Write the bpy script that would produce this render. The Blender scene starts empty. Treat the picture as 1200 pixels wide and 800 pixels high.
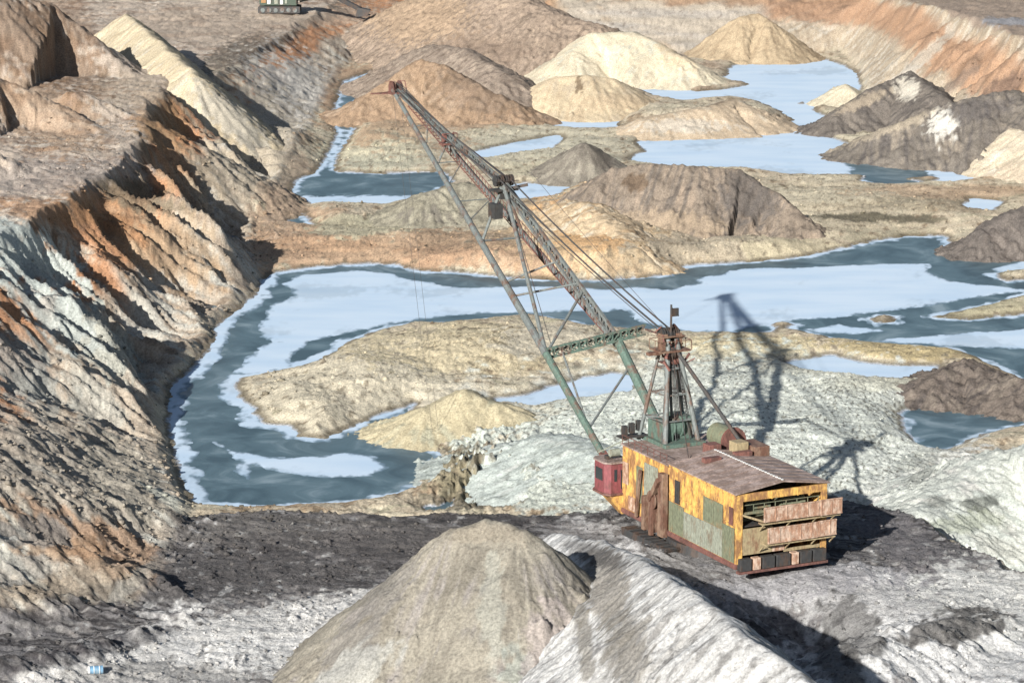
import bpy, bmesh, math, random
import numpy as np
from mathutils import Vector, Matrix
sc = bpy.context.scene
R_ = math.radians

# ---------------------------------------------------------------- camera
CAM_H = 90.0; PITCH = 12.2; FPX = 3600.0
cam_d = bpy.data.cameras.new('camera'); cam = bpy.data.objects.new('camera', cam_d)
sc.collection.objects.link(cam); sc.camera = cam
cam.location = (0, 0, CAM_H); cam.rotation_euler = (R_(90 - PITCH), 0, 0)
cam_d.sensor_width = 36; cam_d.lens = 36 * FPX / 1200.0
cam_d.clip_start = 1; cam_d.clip_end = 20000
# ---------------------------------------------------------------- light
SUN_AZ = 26.0; SUN_EL = 22.8           # azimuth measured from -Y towards -X
w = bpy.data.worlds.new("World"); sc.world = w; w.use_nodes = True
nt = w.node_tree; nt.nodes.clear()
out = nt.nodes.new('ShaderNodeOutputWorld'); bg = nt.nodes.new('ShaderNodeBackground')
sky = nt.nodes.new('ShaderNodeTexSky'); sky.sky_type = 'NISHITA'; sky.sun_disc = False
sky.sun_elevation = R_(SUN_EL); sky.sun_rotation = R_(180 + SUN_AZ)
bg.inputs['Strength'].default_value = 0.05
nt.links.new(sky.outputs[0], bg.inputs[0]); nt.links.new(bg.outputs[0], out.inputs[0])
sd_ = bpy.data.lights.new('sun', 'SUN'); sun = bpy.data.objects.new('sun', sd_)
sc.collection.objects.link(sun)
sd_.energy = 5.0; sd_.angle = R_(0.5); sd_.color = (1.0, 0.975, 0.93)
to_sun = Vector((-math.sin(R_(SUN_AZ)) * math.cos(R_(SUN_EL)), -math.cos(R_(SUN_AZ)) * math.cos(R_(SUN_EL)), math.sin(R_(SUN_EL))))
sun.rotation_euler = to_sun.to_track_quat('Z', 'Y').to_euler()
sun.location = (-60, -120, 200)
sc.view_settings.view_transform = 'Standard'; sc.view_settings.look = 'None'
sc.view_settings.gamma = 1; sc.view_settings.use_curve_mapping = False
sc.view_settings.exposure = 0.84

# ---------------------------------------------------------------- layout helpers
_p = R_(PITCH)
cF = np.array([0, math.cos(_p), -math.sin(_p)]); cU = np.array([0, math.sin(_p), math.cos(_p)])
def at(u, v, z=0.0):
    """survey point: photograph position + elevation -> place in the pit"""
    dx = (u - 600.0) / FPX; dv = (v - 400.0) / FPX
    dy = cF[1] - cU[1] * dv; dz = cF[2] - cU[2] * dv
    t = (z - CAM_H) / dz
    return dx * t, dy * t
def uv_of(x, y, z=0.0):
    wq = y * cF[1] + (z - CAM_H) * cF[2]
    return 600 + FPX * x / wq, 400 - FPX * (y * cU[1] + (z - CAM_H) * cU[2]) / wq

# ---------------------------------------------------------------- numpy noise
_GA = np.arange(1024) * (2 * math.pi / 1024.0); _GC = (1.5 * np.cos(_GA)).astype(np.float32); _GS = (1.5 * np.sin(_GA)).astype(np.float32)
def noise(x, y, seed=0):
    x, y = np.broadcast_arrays(np.asarray(x, dtype=np.float32), np.asarray(y, dtype=np.float32))
    x0 = np.floor(x); y0 = np.floor(y); fx = x - x0; fy = y - y0
    ux = fx * fx * fx * (fx * (fx * 6 - 15) + 10); uy = fy * fy * fy * (fy * (fy * 6 - 15) + 10)
    ax = x0.astype(np.int32).astype(np.uint32) * np.uint32(374761393); ay = y0.astype(np.int32).astype(np.uint32) * np.uint32(668265263) + np.uint32((seed * 1442695041) & 0xFFFFFFFF)
    bx = ax + np.uint32(374761393); by = ay + np.uint32(668265263)
    def g(hx, hy, dx, dy):
        h = hx + hy; h = (h ^ (h >> np.uint32(13))) * np.uint32(1274126177); h = (h ^ (h >> np.uint32(16))) & np.uint32(1023)
        return _GC[h] * dx + _GS[h] * dy
    a = g(ax, ay, fx, fy); b = g(bx, ay, fx - 1, fy); c = g(ax, by, fx, fy - 1); d = g(bx, by, fx - 1, fy - 1)
    a += (b - a) * ux; c += (d - c) * ux
    return a + (c - a) * uy
def fbm(x, y, seed=0, oct=4, gain=0.5, lac=2.03):
    s = 0; a = 1.0
    for i in range(oct):
        s = s + a * noise(x, y, seed + i * 17); x = x * lac + 13.7; y = y * lac - 7.1; a *= gain
    return s
def ridged(x, y, seed=0, oct=4, gain=0.55):
    s = 0; a = 1.0; n = 0
    for i in range(oct):
        s = s + a * (1 - np.abs(noise(x, y, seed + i * 31)) * 1.6); n += a; x = x * 2.1 + 5.3; y = y * 2.1 + 9.7; a *= gain
    return s / n
def clods(x, y, seed):
    """scattered lumps lying on the surface"""
    m = sst(-.35, .55, noise(x / 7, y / 9, seed + 3))
    return m * (.45 * np.clip(noise(x / .75, y / .75, seed) - .34, 0, .5) + .30 * np.clip(noise(x / .38, y / .38, seed + 1) - .28, 0, .5) + .9 * np.clip(noise(x / 1.7, y / 1.7, seed + 2) - .5, 0, .5))
def saw(g, a, P, La, seed, lee=.22):
    """wash gullies: broad flank rising with g, short steep lee; broken up along their length"""
    q = g / P + .9 * noise(g / (3 * P), a / (2.5 * La), seed + 5) + .25 * noise(g / P, a / La, seed + 6)
    c = np.floor(q); f = q - c
    pr = np.where(f < 1 - lee, f / (1 - lee), (1 - f) / lee)
    am = .55 + .9 * noise(c * 7.3 + .5, a / La, seed)
    nx = .55 + .9 * noise((c + 1) * 7.3 + .5, a / La, seed)
    return pr * np.clip(am, .05, 1.3)
def sst(a, b, x):
    t = np.clip((x - a) / (b - a), 0, 1); return t * t * (3 - 2 * t)

# ---------------------------------------------------------------- distance fields on a coarse survey grid
def seg_dist(px, py, pts):
    """distance to polyline + interpolated 3rd value"""
    best = np.full(px.shape, 1e18); val = np.zeros(px.shape)
    for a, b in zip(pts[:-1], pts[1:]):
        dx = b[0] - a[0]; dy = b[1] - a[1]; L = dx * dx + dy * dy + 1e-12
        t = np.clip(((px - a[0]) * dx + (py - a[1]) * dy) / L, 0, 1)
        d = (px - a[0] - t * dx) ** 2 + (py - a[1] - t * dy) ** 2
        m = d < best
        best = np.where(m, d, best); val = np.where(m, a[2] + t * (b[2] - a[2]), val)
    return np.sqrt(best), val
def inside(px, py, pts):
    c = np.zeros(px.shape, bool); n = len(pts)
    for i in range(n):
        a = pts[i]; b = pts[(i + 1) % n]
        if a[1] == b[1]: continue
        c ^= ((a[1] > py) != (b[1] > py)) & (px < (b[0] - a[0]) * (py - a[1]) / (b[1] - a[1]) + a[0])
    return c
def W3(pts, z=0.0):
    r = []
    for p in pts:
        zz = p[2] if len(p) > 2 else z
        x, y = at(p[0], p[1], zz); r.append((x, y, zz))
    return r
def sdf_poly(px, py, wp):
    d, _ = seg_dist(px, py, wp + [wp[0]])
    return np.where(inside(px, py, wp), d, -d)

cu = np.arange(-700, 1901, 4.0); cv = np.concatenate([np.arange(-330, -60, 6.0), np.arange(-60, 1100, 3.0), np.arange(1100, 2000, 20.0)])
CU, CV = np.meshgrid(cu, cv); CX, CY = at(CU, CV, 0.0)
def sample(F, x, y):
    u, v = uv_of(x, y, 0.0)
    iu = np.clip((u + 700) / 4.0, 0, len(cu) - 1.001); iv = np.clip(np.interp(v, cv, np.arange(len(cv))), 0, len(cv) - 1.001)
    a = iu.astype(int); b = iv.astype(int); fu = iu - a; fv = iv - b
    return (F[b, a] * (1 - fu) + F[b, a + 1] * fu) * (1 - fv) + (F[b + 1, a] * (1 - fu) + F[b + 1, a + 1] * fu) * fv

PONDS = {
 'main': [(228,588),(214,556),(204,520),(198,480),(202,452),(224,436),(240,418),(254,398),(252,386),(276,366),(302,344),(312,322),(360,314),(420,310),(460,310),(492,318),(540,320),(596,326),(640,328),(700,329),(750,326),(780,323),(802,312),(855,309),(930,303),(967,296),(1020,284),(1065,277),(1106,277),(1117,292),(1155,299),(1205,300),(1500,310),(1700,420),(1400,470),(1230,462),(1200,446),(1177,434),(1140,417),(1117,409),(1042,404),(982,398),(941,389),(911,384),(904,391),(836,391),(799,389),(740,386),(720,385),(680,380),(640,372),(620,369),(564,375),(520,379),(484,378),(436,389),(404,403),(380,419),(352,430),(310,438),(284,442),(274,450),(280,466),(298,480),(302,496),(340,500),(352,512),(380,514),(404,505),(440,489),(476,477),(486,474),(478,486),(460,497),(448,508),(468,516),(508,518),(516,536),(508,560),(484,572),(460,582),(380,592),(300,594),(240,592)],
 'sandbar': [(922,425),(975,417),(1005,425),(1042,429),(1102,429),(1076,444),(1005,446),(949,437)],
 'pool': [(580,467),(593,478),(620,480),(638,472),(680,470),(722,466),(745,455),(740,440),(716,438),(686,443),(659,450),(632,459),(596,467)],
 'dark': [(1057,485),(1080,472),(1102,465),(1155,474),(1205,485),(1230,490),(1205,497),(1155,507),(1117,523),(1102,530),(1080,523),(1061,504)],
 'far': [(890,67),(961,68),(987,77),(1004,86),(1008,105),(990,114),(955,124),(950,130),(965,136),(987,142),(965,154),(969,161),(1010,174),(1040,186),(1100,188),(1130,200),(1156,208),(1120,214),(1070,216),(1032,217),(1010,214),(1017,205),(969,207),(924,205),(875,198),(800,197),(737,191),(745,182),(760,176),(745,169),(771,154),(800,153),(856,152),(912,150),(931,141),(912,129),(886,118),(856,114),(800,120),(770,113),(745,103),(790,98),(852,91),(856,79)],
 'slotA': [(640,143),(660,139),(726,138),(722,152),(690,153),(655,150)],
 'slotB': [(545,181),(600,168),(655,158),(660,164),(640,178),(600,186),(560,190)],
 'slotC': [(600,216),(674,214),(662,222),(645,232),(632,238),(606,236),(596,226)],
 'left': [(307,246),(337,232),(349,210),(367,204),(380,190),(396,157),(388,142),(398,109),(403,96),(440,82),(446,105),(420,120),(412,142),(416,152),(392,187),(392,202),(450,204),(520,201),(530,212),(505,226),(494,232),(450,240),(379,239),(350,240),(367,266),(337,263),(322,256)],
 'right': [(1126,247),(1137,232),(1175,236),(1160,250)],
 'puddleA': [(552,582),(572,574),(597,584),(592,597),(560,598)],
 'puddleB': [(500,594),(526,590),(530,598),(505,600)],
 'rightfar': [(1165,316),(1205,306),(1260,304),(1250,318),(1190,322)],
}
WATER = np.full(CX.shape, -1e9)
PSD = {}
for k_, pts in PONDS.items():
    PSD[k_] = sdf_poly(CX, CY, W3(pts)); 
    if k_ != 'rightfar': WATER = np.maximum(WATER, PSD[k_])
ISLES = [[(1091,372),(1117,366),(1155,358),(1200,346),(1260,340),(1260,362),(1200,369),(1136,375)],
         [(1018,376),(1030,370),(1050,371),(1052,377),(1030,380)], [(898,380),(920,378),(935,382),(915,386)],
         [(797,104),(830,99),(870,95),(882,100),(850,105),(815,108)], [(1160,322),(1200,316),(1230,318),(1215,328),(1180,330)],
         [(1060,210),(1090,207),(1110,211),(1085,214)], [(985,206),(1010,210),(990,213)], [(930,121),(940,119),(948,121),(938,123)]]
for pts in ISLES: WATER = np.minimum(WATER, -sdf_poly(CX, CY, W3(pts)))
TOE = W3([(-700,860,8),(-400,800,8),(-100,750,8),(0,738,8),(60,730,8),(110,722,8),(165,712,8),(192,690,8),(196,650,8),(212,620,8),(226,597,.5),(208,558,.5),(196,515,.5),(192,480,.5),(196,450,.5),(220,430,.5),(246,396,.5),(248,384,.5),(272,362,.5),(300,340,.5),(308,318,.5),(298,290,.5),(300,255,.5),(318,232,.5),(342,198,.5),(362,160,.5),(380,120,.5),(392,98,.5),(405,80,.5),(430,62,.5),(470,56,.5),(530,58,.5),(600,60,.5),(680,62,.5),(760,63,.5),(830,66,.5),(900,64,.5),(985,62,.5),(1006,80,.5),(1014,108,.5),(1060,150,.5),(1110,175,.5),(1180,200,.5),(1230,226,.5),(1300,290,.5),(1500,420,.5),(1900,700,.5)])
CREST = W3([(-1000,760,20),(-600,620,20),(-320,470,18),(-90,335,18),(0,268,16.5),(40,252,16.5),(105,213,16),(150,188,15.5),(165,150,15.5),(182,104,15),(212,80,13.5),(245,90,11),(272,80,9.5),(296,62,8.5),(330,40,8),(372,12,8),(395,-12,8),(440,-40,9),(520,-40,11),(640,-26,13),(760,-18,13),(900,-15,13),(1000,-14,12.5),(1060,-2,14.5),(1110,12,16),(1150,26,17.5),(1205,44,19),(1300,90,20),(1500,200,22),(2100,500,24)])
near_close = [(1500, -50, 0), (-1500, -50, 0)]
TOE_SD = -sdf_poly(CX, CY, TOE + near_close); CREST_SD = -sdf_poly(CX, CY, CREST + near_close)
_, CREST_Z = seg_dist(CX, CY, CREST)
BENCH = W3([(-900,640),(-300,612),(100,604),(232,603),(330,598),(420,601),(500,601),(600,604),(690,600),(750,588),(830,570),(900,570),(960,580),(1010,592),(1050,598),(1080,612),(1130,640),(1180,664),(1260,710),(1500,800),(2400,900)], 8.0)
BENCH_SD = sdf_poly(CX, CY, BENCH + near_close)

# soft swellings of the ground: (photo u, v, radius x m, radius y m, height m)
SWELL = [(360,470,7,9,1.6),(430,440,8,14,2.4),(400,490,6,5,1.6),(560,410,10,12,2.0),(560,490,9,9,1.6),(640,405,12,10,1.6),(850,530,22,34,3.4),(980,470,10,22,1.6),(690,520,12,22,2.2),(560,548,6,10,1.8),(610,566,6,9,2.2),(530,566,4,7,1.2),
         (450,160,10,16,1.6),(470,180,8,9,1.2),(620,185,14,15,1.4),(860,295,16,18,1.4),(700,290,18,24,3.4),(600,300,14,14,2.0),(450,285,16,10,1.5),(1010,240,12,12,1.2),(800,135,16,18,1.8),
         (900,136,9,12,4.0),(700,245,20,14,4.0),(760,285,12,9,2.0),(850,408,6,5,.8),(960,268,10,9,1.4),(1090,250,12,12,1.6),(390,255,10,9,1.2),(330,170,9,24,3)]
DENTS = [(878,728,5,6,2.6),(915,742,6,8,4.4),(950,760,6.5,8,4.8),(990,795,7,9,4.0),(712,668,2.5,4,.9),(735,690,2.5,4,.9)]
# spoil ridges that belong to the upper benches: crest points (u, v, z), slope deg
RIDGES = [([(-160,-60,36),(-20,-20,32),(60,4,27),(105,42,21),(152,84,15)], 33),
          ([(-130,70,28),(0,92,23),(60,118,19.5),(112,150,16)], 34),
          ([(-160,150,25),(-30,170,20.5),(40,196,17)], 33),
          ([(90,105,20),(120,120,18),(170,140,15.5)], 30),
          ([(-60,540,18),(60,572,14),(130,586,11.5),(240,612,8.4)], 34),
          ([(-80,610,15.5),(60,638,12.5),(150,660,10.8),(195,690,9)], 33),
          ([(-80,680,12),(40,690,10.5),(120,705,9.4),(210,722,8.4)], 32),
          ([(-80,785,9.6),(20,772,9.8),(90,756,9.5),(170,735,8.6)], 30),
          ([(980,795,9.5),(1030,750,10.2),(1090,728,10.4),(1160,722,9.5)], 26),
          ([(740,640,9.2),(770,665,9.0),(800,690,8.6)], 22)]
def ridge_h(x, y, pts, deg, rnd=1.2):
    d, z = seg_dist(x, y, pts)
    return z - (np.sqrt(d * d + rnd * rnd) - rnd) * math.tan(R_(deg))
RW = [(W3(p), d) for p, d in RIDGES]
RIDGE_F = [ridge_h(CX, CY, p, d) for p, d in RW]

def terrain(x, y, detail=True):
    """height of the pit ground at x, y (metres)"""
    x = np.asarray(x, float); y = np.asarray(y, float)
    dist = np.sqrt(x * x + y * y)
    wob = 1.3 * fbm(x / 6, y / 6, 3, 4)
    sdw = -sample(WATER, x, y) + 0.55 * fbm(x / 3.0, y / 3.0, 5, 4) + 0.15
    swell = np.zeros(x.shape)
    for u, v, rx, ry, h in SWELL:
        ax, ay = at(u, v, h * .6); q = ((x - ax) / rx) ** 2 + ((y - ay) / ry) ** 2
        swell = np.maximum(swell, h * np.exp(-q))
    land = np.clip(sdw * 0.30, -1.2, 0.75)
    inl = sst(0.3, 6, sdw)
    land = land + inl * (swell + 0.45 * fbm(x / 9, y / 9, 21, 3))
    if detail:
        pen = sst(385, 370, y) * .45
        rough = (.24 * ridged(x / 2.2, y / 3.0, 40, 5) - .15) * (.6 + .8 * sst(-.3, .5, fbm(x / 12, y / 16, 45, 2))) + .10 * fbm(x / .6, y / .8, 44, 2) + (.25 + .75 * sst(340, 380, y)) * clods(x, y, 47) * (1 - .7 * np.exp(-((x - 20) / 34) ** 2 - ((y - 350) / 50) ** 2))
        layer = 0.26 * ridged((x + 1.5 * fbm(x / 7, y / 7, 48, 2)) / 7, y / 1.6, 51, 3) - .12
        rub = np.exp(-((x - at(565, 560)[0]) / 7) ** 2 - ((y - at(565, 560)[1]) / 16) ** 2)
        land = land + inl * (rough + layer) + rub * (2.6 * ridged(x / 2.0, y / 3.6, 49, 4) - 1.4)
    # bench the machine stands on
    if detail: land = land + 0
    bsd = sample(BENCH_SD, x, y) + 0.9 * fbm(x / 5, y / 5, 61, 3)
    bench = 8.0 + np.minimum(bsd, 0) * 0.72
    if detail:
        bench = bench + 0.17 * fbm(x / 1.8, y / 1.8, 71, 5) + 0.10 * ridged((x * .25 + y) / 1.2, (x - .25 * y) / 14, 75, 3) - .08
        bench = bench + 1.2 * clods(x, y, 78) + 0.25 * fbm(x / 11, y / 11, 79, 2)
        bench = bench + np.where(bsd < 0, 0.5 * (ridged(x / 1.6, y / 6, 81, 3) - .6), 0)
    for u, v, rx, ry, dp in DENTS:
        ax, ay = at(u, v, 7.0); bench = bench - dp * np.exp(-((x - ax) / rx) ** 2 - ((y - ay) / ry) ** 2)
    h = np.maximum(land, bench)
    # pit walls
    td = sample(TOE_SD, x, y); cz = sample(CREST_Z, x, y)
    cd = sample(CREST_SD, x, y) + sst(2, 8, td) * 2.6 * fbm(x / 13, y / 16, 88, 3)
    td2 = td + wob * .6
    cdn = np.minimum(cd + 1.2 * fbm(x / 7, y / 7, 87, 3), -1e-3 * 0) 
    t = np.where(cd >= 0, 1.0, np.clip(td2, 0, None) / (np.clip(td2, 0, None) + np.maximum(-cd, 0) + 1e-6))
    t = np.clip(t, 0, 1)
    left = x < 0.02 * y - 8
    g = np.where(left, y * .87 + x * .5, y * .8 - x * .75)          # constant along a gully
    a = np.where(left, x * .87 - y * .5, x * .8 + y * .75)          # runs down the gully
    mid = 4 * t * (1 - t)
    midw = sst(0, .25, t) * sst(1.02, .75, t)
    wl = 9 * (fbm(a / 30, g / 30, 91, 2))
    big = saw(g + wl * .8, a, 21.0, 60.0, 93) - .5
    med = saw(g + wl * .5, a, 7.0, 16.0, 195) - .5 + .5 * (saw(g - wl * .4, a, 11.0, 22.0, 295) - .5)
    sml = saw(g + wl * .3, a, 2.3, 7.0, 97) - .5 + .5 * (saw(g + wl * .2, a, 1.1, 4.0, 98) - .5)
    far_ = sst(500, 640, y)
    near_slope = sst(330, 380, y) * (1 - sst(560, 640, y)) * left
    amp = (.16 + .84 * near_slope + .55 * (x > 40) * sst(720, 680, y)) * (1 + 1.0 * sst(330, 300, y))
    wall = h * (1 - t) + cz * t
    face = np.maximum(sst(670, 690, y) * sst(0, 10, x), .25 * sst(60, 75, x))
    amp = amp * (1 - .75 * face)
    gul = amp * midw * (8.0 * big + 3.3 * med) + (0.15 + .85 * midw) * 1.15 * (1 - .6 * face) * sml * (.2 + .8 * near_slope + .3 * (x > 40))
    up = sst(-.5, 2.5, td2)
    wall = wall + up * gul
    # a stepped ledge part way up the wall
    led = sst(.42, .5, t) * 1.0 - t * .9 * sst(.1, .5, t)
    wall = wall + up * .5 * led * near_slope
    if detail:
        wall = wall + up * (.24 * fbm(x / 1.7, y / 1.7, 101, 5) + .5 * sst(.9, 1, t) * fbm(x / 9, y / 9, 103, 3))
    h = np.where(td2 > 0, np.maximum(wall, h * (1 - sst(0, 2, td2)) + wall * sst(0, 2, td2)), h)
    for (p, dg), F in zip(RW, RIDGE_F):
        rf = sample(F, x, y)
        near = rf > h - 4
        if detail and near.any():
            n = np.zeros(x.shape)
            xs = x[near]; ys = y[near]
            n[near] = 1.1 * (ridged((xs * .6 + ys * .8) / 4.2, (xs * .8 - ys * .6) / 16, 111, 3) - .6) + .3 * fbm(xs / 1.5, ys / 1.5, 113, 3)
            rf = rf + n
        k = 1.0; dlt = np.clip((rf - h) / k * .5 + .5, 0, 1)
        h = h * (1 - dlt) + rf * dlt + k * dlt * (1 - dlt)
    if detail: h = h + up * .6 * clods(x, y, 104)
    # plain country beyond the pit
    h = h + sst(900, 2500, dist) * 4 * fbm(x / 400, y / 400, 120, 2)
    return h

# ---------------------------------------------------------------- colour of the soils
def lin(c):
    c = np.array(c, float) / 255.0
    return np.where(c <= .04045, c / 12.92, ((c + .055) / 1.055) ** 2.4)
ALB = 0.62
def soil(c):
    a = lin(c); g = a.mean(); return (g + (a - g) * .78) * ALB
def splat(col, pu, pv, n1, n2, spec):
    """patches of other colour on the soil; each has a ragged outline"""
    for u, v, ru, rv, ang, c, s in spec:
        m = (np.abs(pu - u) < 2.2 * max(ru, rv)) & (np.abs(pv - v) < 2.2 * max(ru, rv))
        if not m.any(): continue
        ca = math.cos(R_(ang)); sa = math.sin(R_(ang))
        du = pu[m] - u; dv = pv[m] - v
        q = np.sqrt(((du * ca + dv * sa) / ru) ** 2 + ((-du * sa + dv * ca) / rv) ** 2)
        k = sst(1.15, .75, q + .38 * n1[m] + .45 * n2[m]) * s
        cc = soil(c)
        col[m] = col[m] * (1 - k[:, None]) + cc * k[:, None]
    return col

# ---------------------------------------------------------------- materials
def mat_base(name):
    m = bpy.data.materials.new(name); m.use_nodes = True
    n = m.node_tree; b = n.nodes['Principled BSDF']; return m, n, b
def soil_material(name, bump=.5, spec=.15, sc1=2.2):
    m, n, b = mat_base(name); L = n.links
    at_ = n.nodes.new('ShaderNodeAttribute'); at_.attribute_name = 'Col'
    geo = n.nodes.new('ShaderNodeNewGeometry')
    n1 = n.nodes.new('ShaderNodeTexNoise'); n1.inputs['Scale'].default_value = sc1; n1.inputs['Detail'].default_value = 8; n1.inputs['Roughness'].default_value = .74
    n2 = n.nodes.new('ShaderNodeTexNoise'); n2.inputs['Scale'].default_value = .16; n2.inputs['Detail'].default_value = 5
    for q in (n1, n2): L.new(geo.outputs['Position'], q.inputs['Vector'])
    r1 = n.nodes.new('ShaderNodeMapRange'); r1.inputs['From Min'].default_value = .32; r1.inputs['From Max'].default_value = .68; r1.inputs['To Min'].default_value = .56; r1.inputs['To Max'].default_value = 1.40
    r2 = n.nodes.new('ShaderNodeMapRange'); r2.inputs['From Min'].default_value = .3; r2.inputs['From Max'].default_value = .7; r2.inputs['To Min'].default_value = .88; r2.inputs['To Max'].default_value = 1.12
    L.new(n1.outputs[0], r1.inputs[0]); L.new(n2.outputs[0], r2.inputs[0])
    mu = n.nodes.new('ShaderNodeMath'); mu.operation = 'MULTIPLY'; L.new(r1.outputs[0], mu.inputs[0]); L.new(r2.outputs[0], mu.inputs[1])
    vm = n.nodes.new('ShaderNodeVectorMath'); vm.operation = 'SCALE'; L.new(at_.outputs['Color'], vm.inputs[0]); L.new(mu.outputs[0], vm.inputs['Scale'])
    L.new(vm.outputs[0], b.inputs['Base Color'])
    bp = n.nodes.new('ShaderNodeBump'); bp.inputs['Strength'].default_value = bump; bp.inputs['Distance'].default_value = .35
    L.new(n1.outputs[0], bp.inputs['Height']); L.new(bp.outputs[0], b.inputs['Normal'])
    b.inputs['Roughness'].default_value = .95; b.inputs['Specular IOR Level'].default_value = spec
    return m
M_SOIL = soil_material('soil', .75, .15, 3.2); M_SAND = soil_material('sand', .5, .1, 3.6)

def grid_mesh(name, X, Y, Z, col=None, mat=None, keep=None):
    nr, nc = X.shape
    idx = np.arange(nr * nc).reshape(nr, nc)
    f = np.stack([idx[:-1, :-1], idx[:-1, 1:], idx[1:, 1:], idx[1:, :-1]], -1).reshape(-1, 4)
    co = np.stack([X, Y, Z], -1).reshape(-1, 3)
    c = None if col is None else col.reshape(-1, 3)
    if keep is not None:
        kf = (keep[:-1, :-1] | keep[:-1, 1:] | keep[1:, 1:] | keep[1:, :-1]).reshape(-1); f = f[kf]
        used = np.zeros(len(co), bool); used[f.reshape(-1)] = True
        rm = np.cumsum(used) - 1; co = co[used]; f = rm[f]
        if c is not None: c = c[used]
    # make normals face up
    a = co[f[0, 1]] - co[f[0, 0]]; b_ = co[f[0, 2]] - co[f[0, 0]]
    if a[0] * b_[1] - a[1] * b_[0] < 0: f = f[:, ::-1]
    me = bpy.data.meshes.new(name)
    me.vertices.add(len(co)); me.vertices.foreach_set('co', co.astype(np.float32).ravel())
    me.loops.add(len(f) * 4); me.loops.foreach_set('vertex_index', f.astype(np.int32).ravel())
    me.polygons.add(len(f)); me.polygons.foreach_set('loop_start', (np.arange(len(f)) * 4).astype(np.int32))
    me.polygons.foreach_set('loop_total', np.full(len(f), 4, np.int32))
    me.polygons.foreach_set('use_smooth', np.ones(len(f), bool))
    if c is not None:
        ca = me.color_attributes.new('Col', 'FLOAT_COLOR', 'POINT')
        ca.data.foreach_set('color', np.concatenate([np.clip(c, 0.004, 1), np.ones((len(c), 1))], 1).astype(np.float32).ravel())
    me.update(); me.validate()
    if mat: me.materials.append(mat)
    o = bpy.data.objects.new(name, me); sc.collection.objects.link(o)
    return o
def tag(o, label=None, cat=None, group=None, kind=None):
    if label: o['label'] = label
    if cat: o['category'] = cat
    if group: o['group'] = group
    if kind: o['kind'] = kind
    return o

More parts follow.
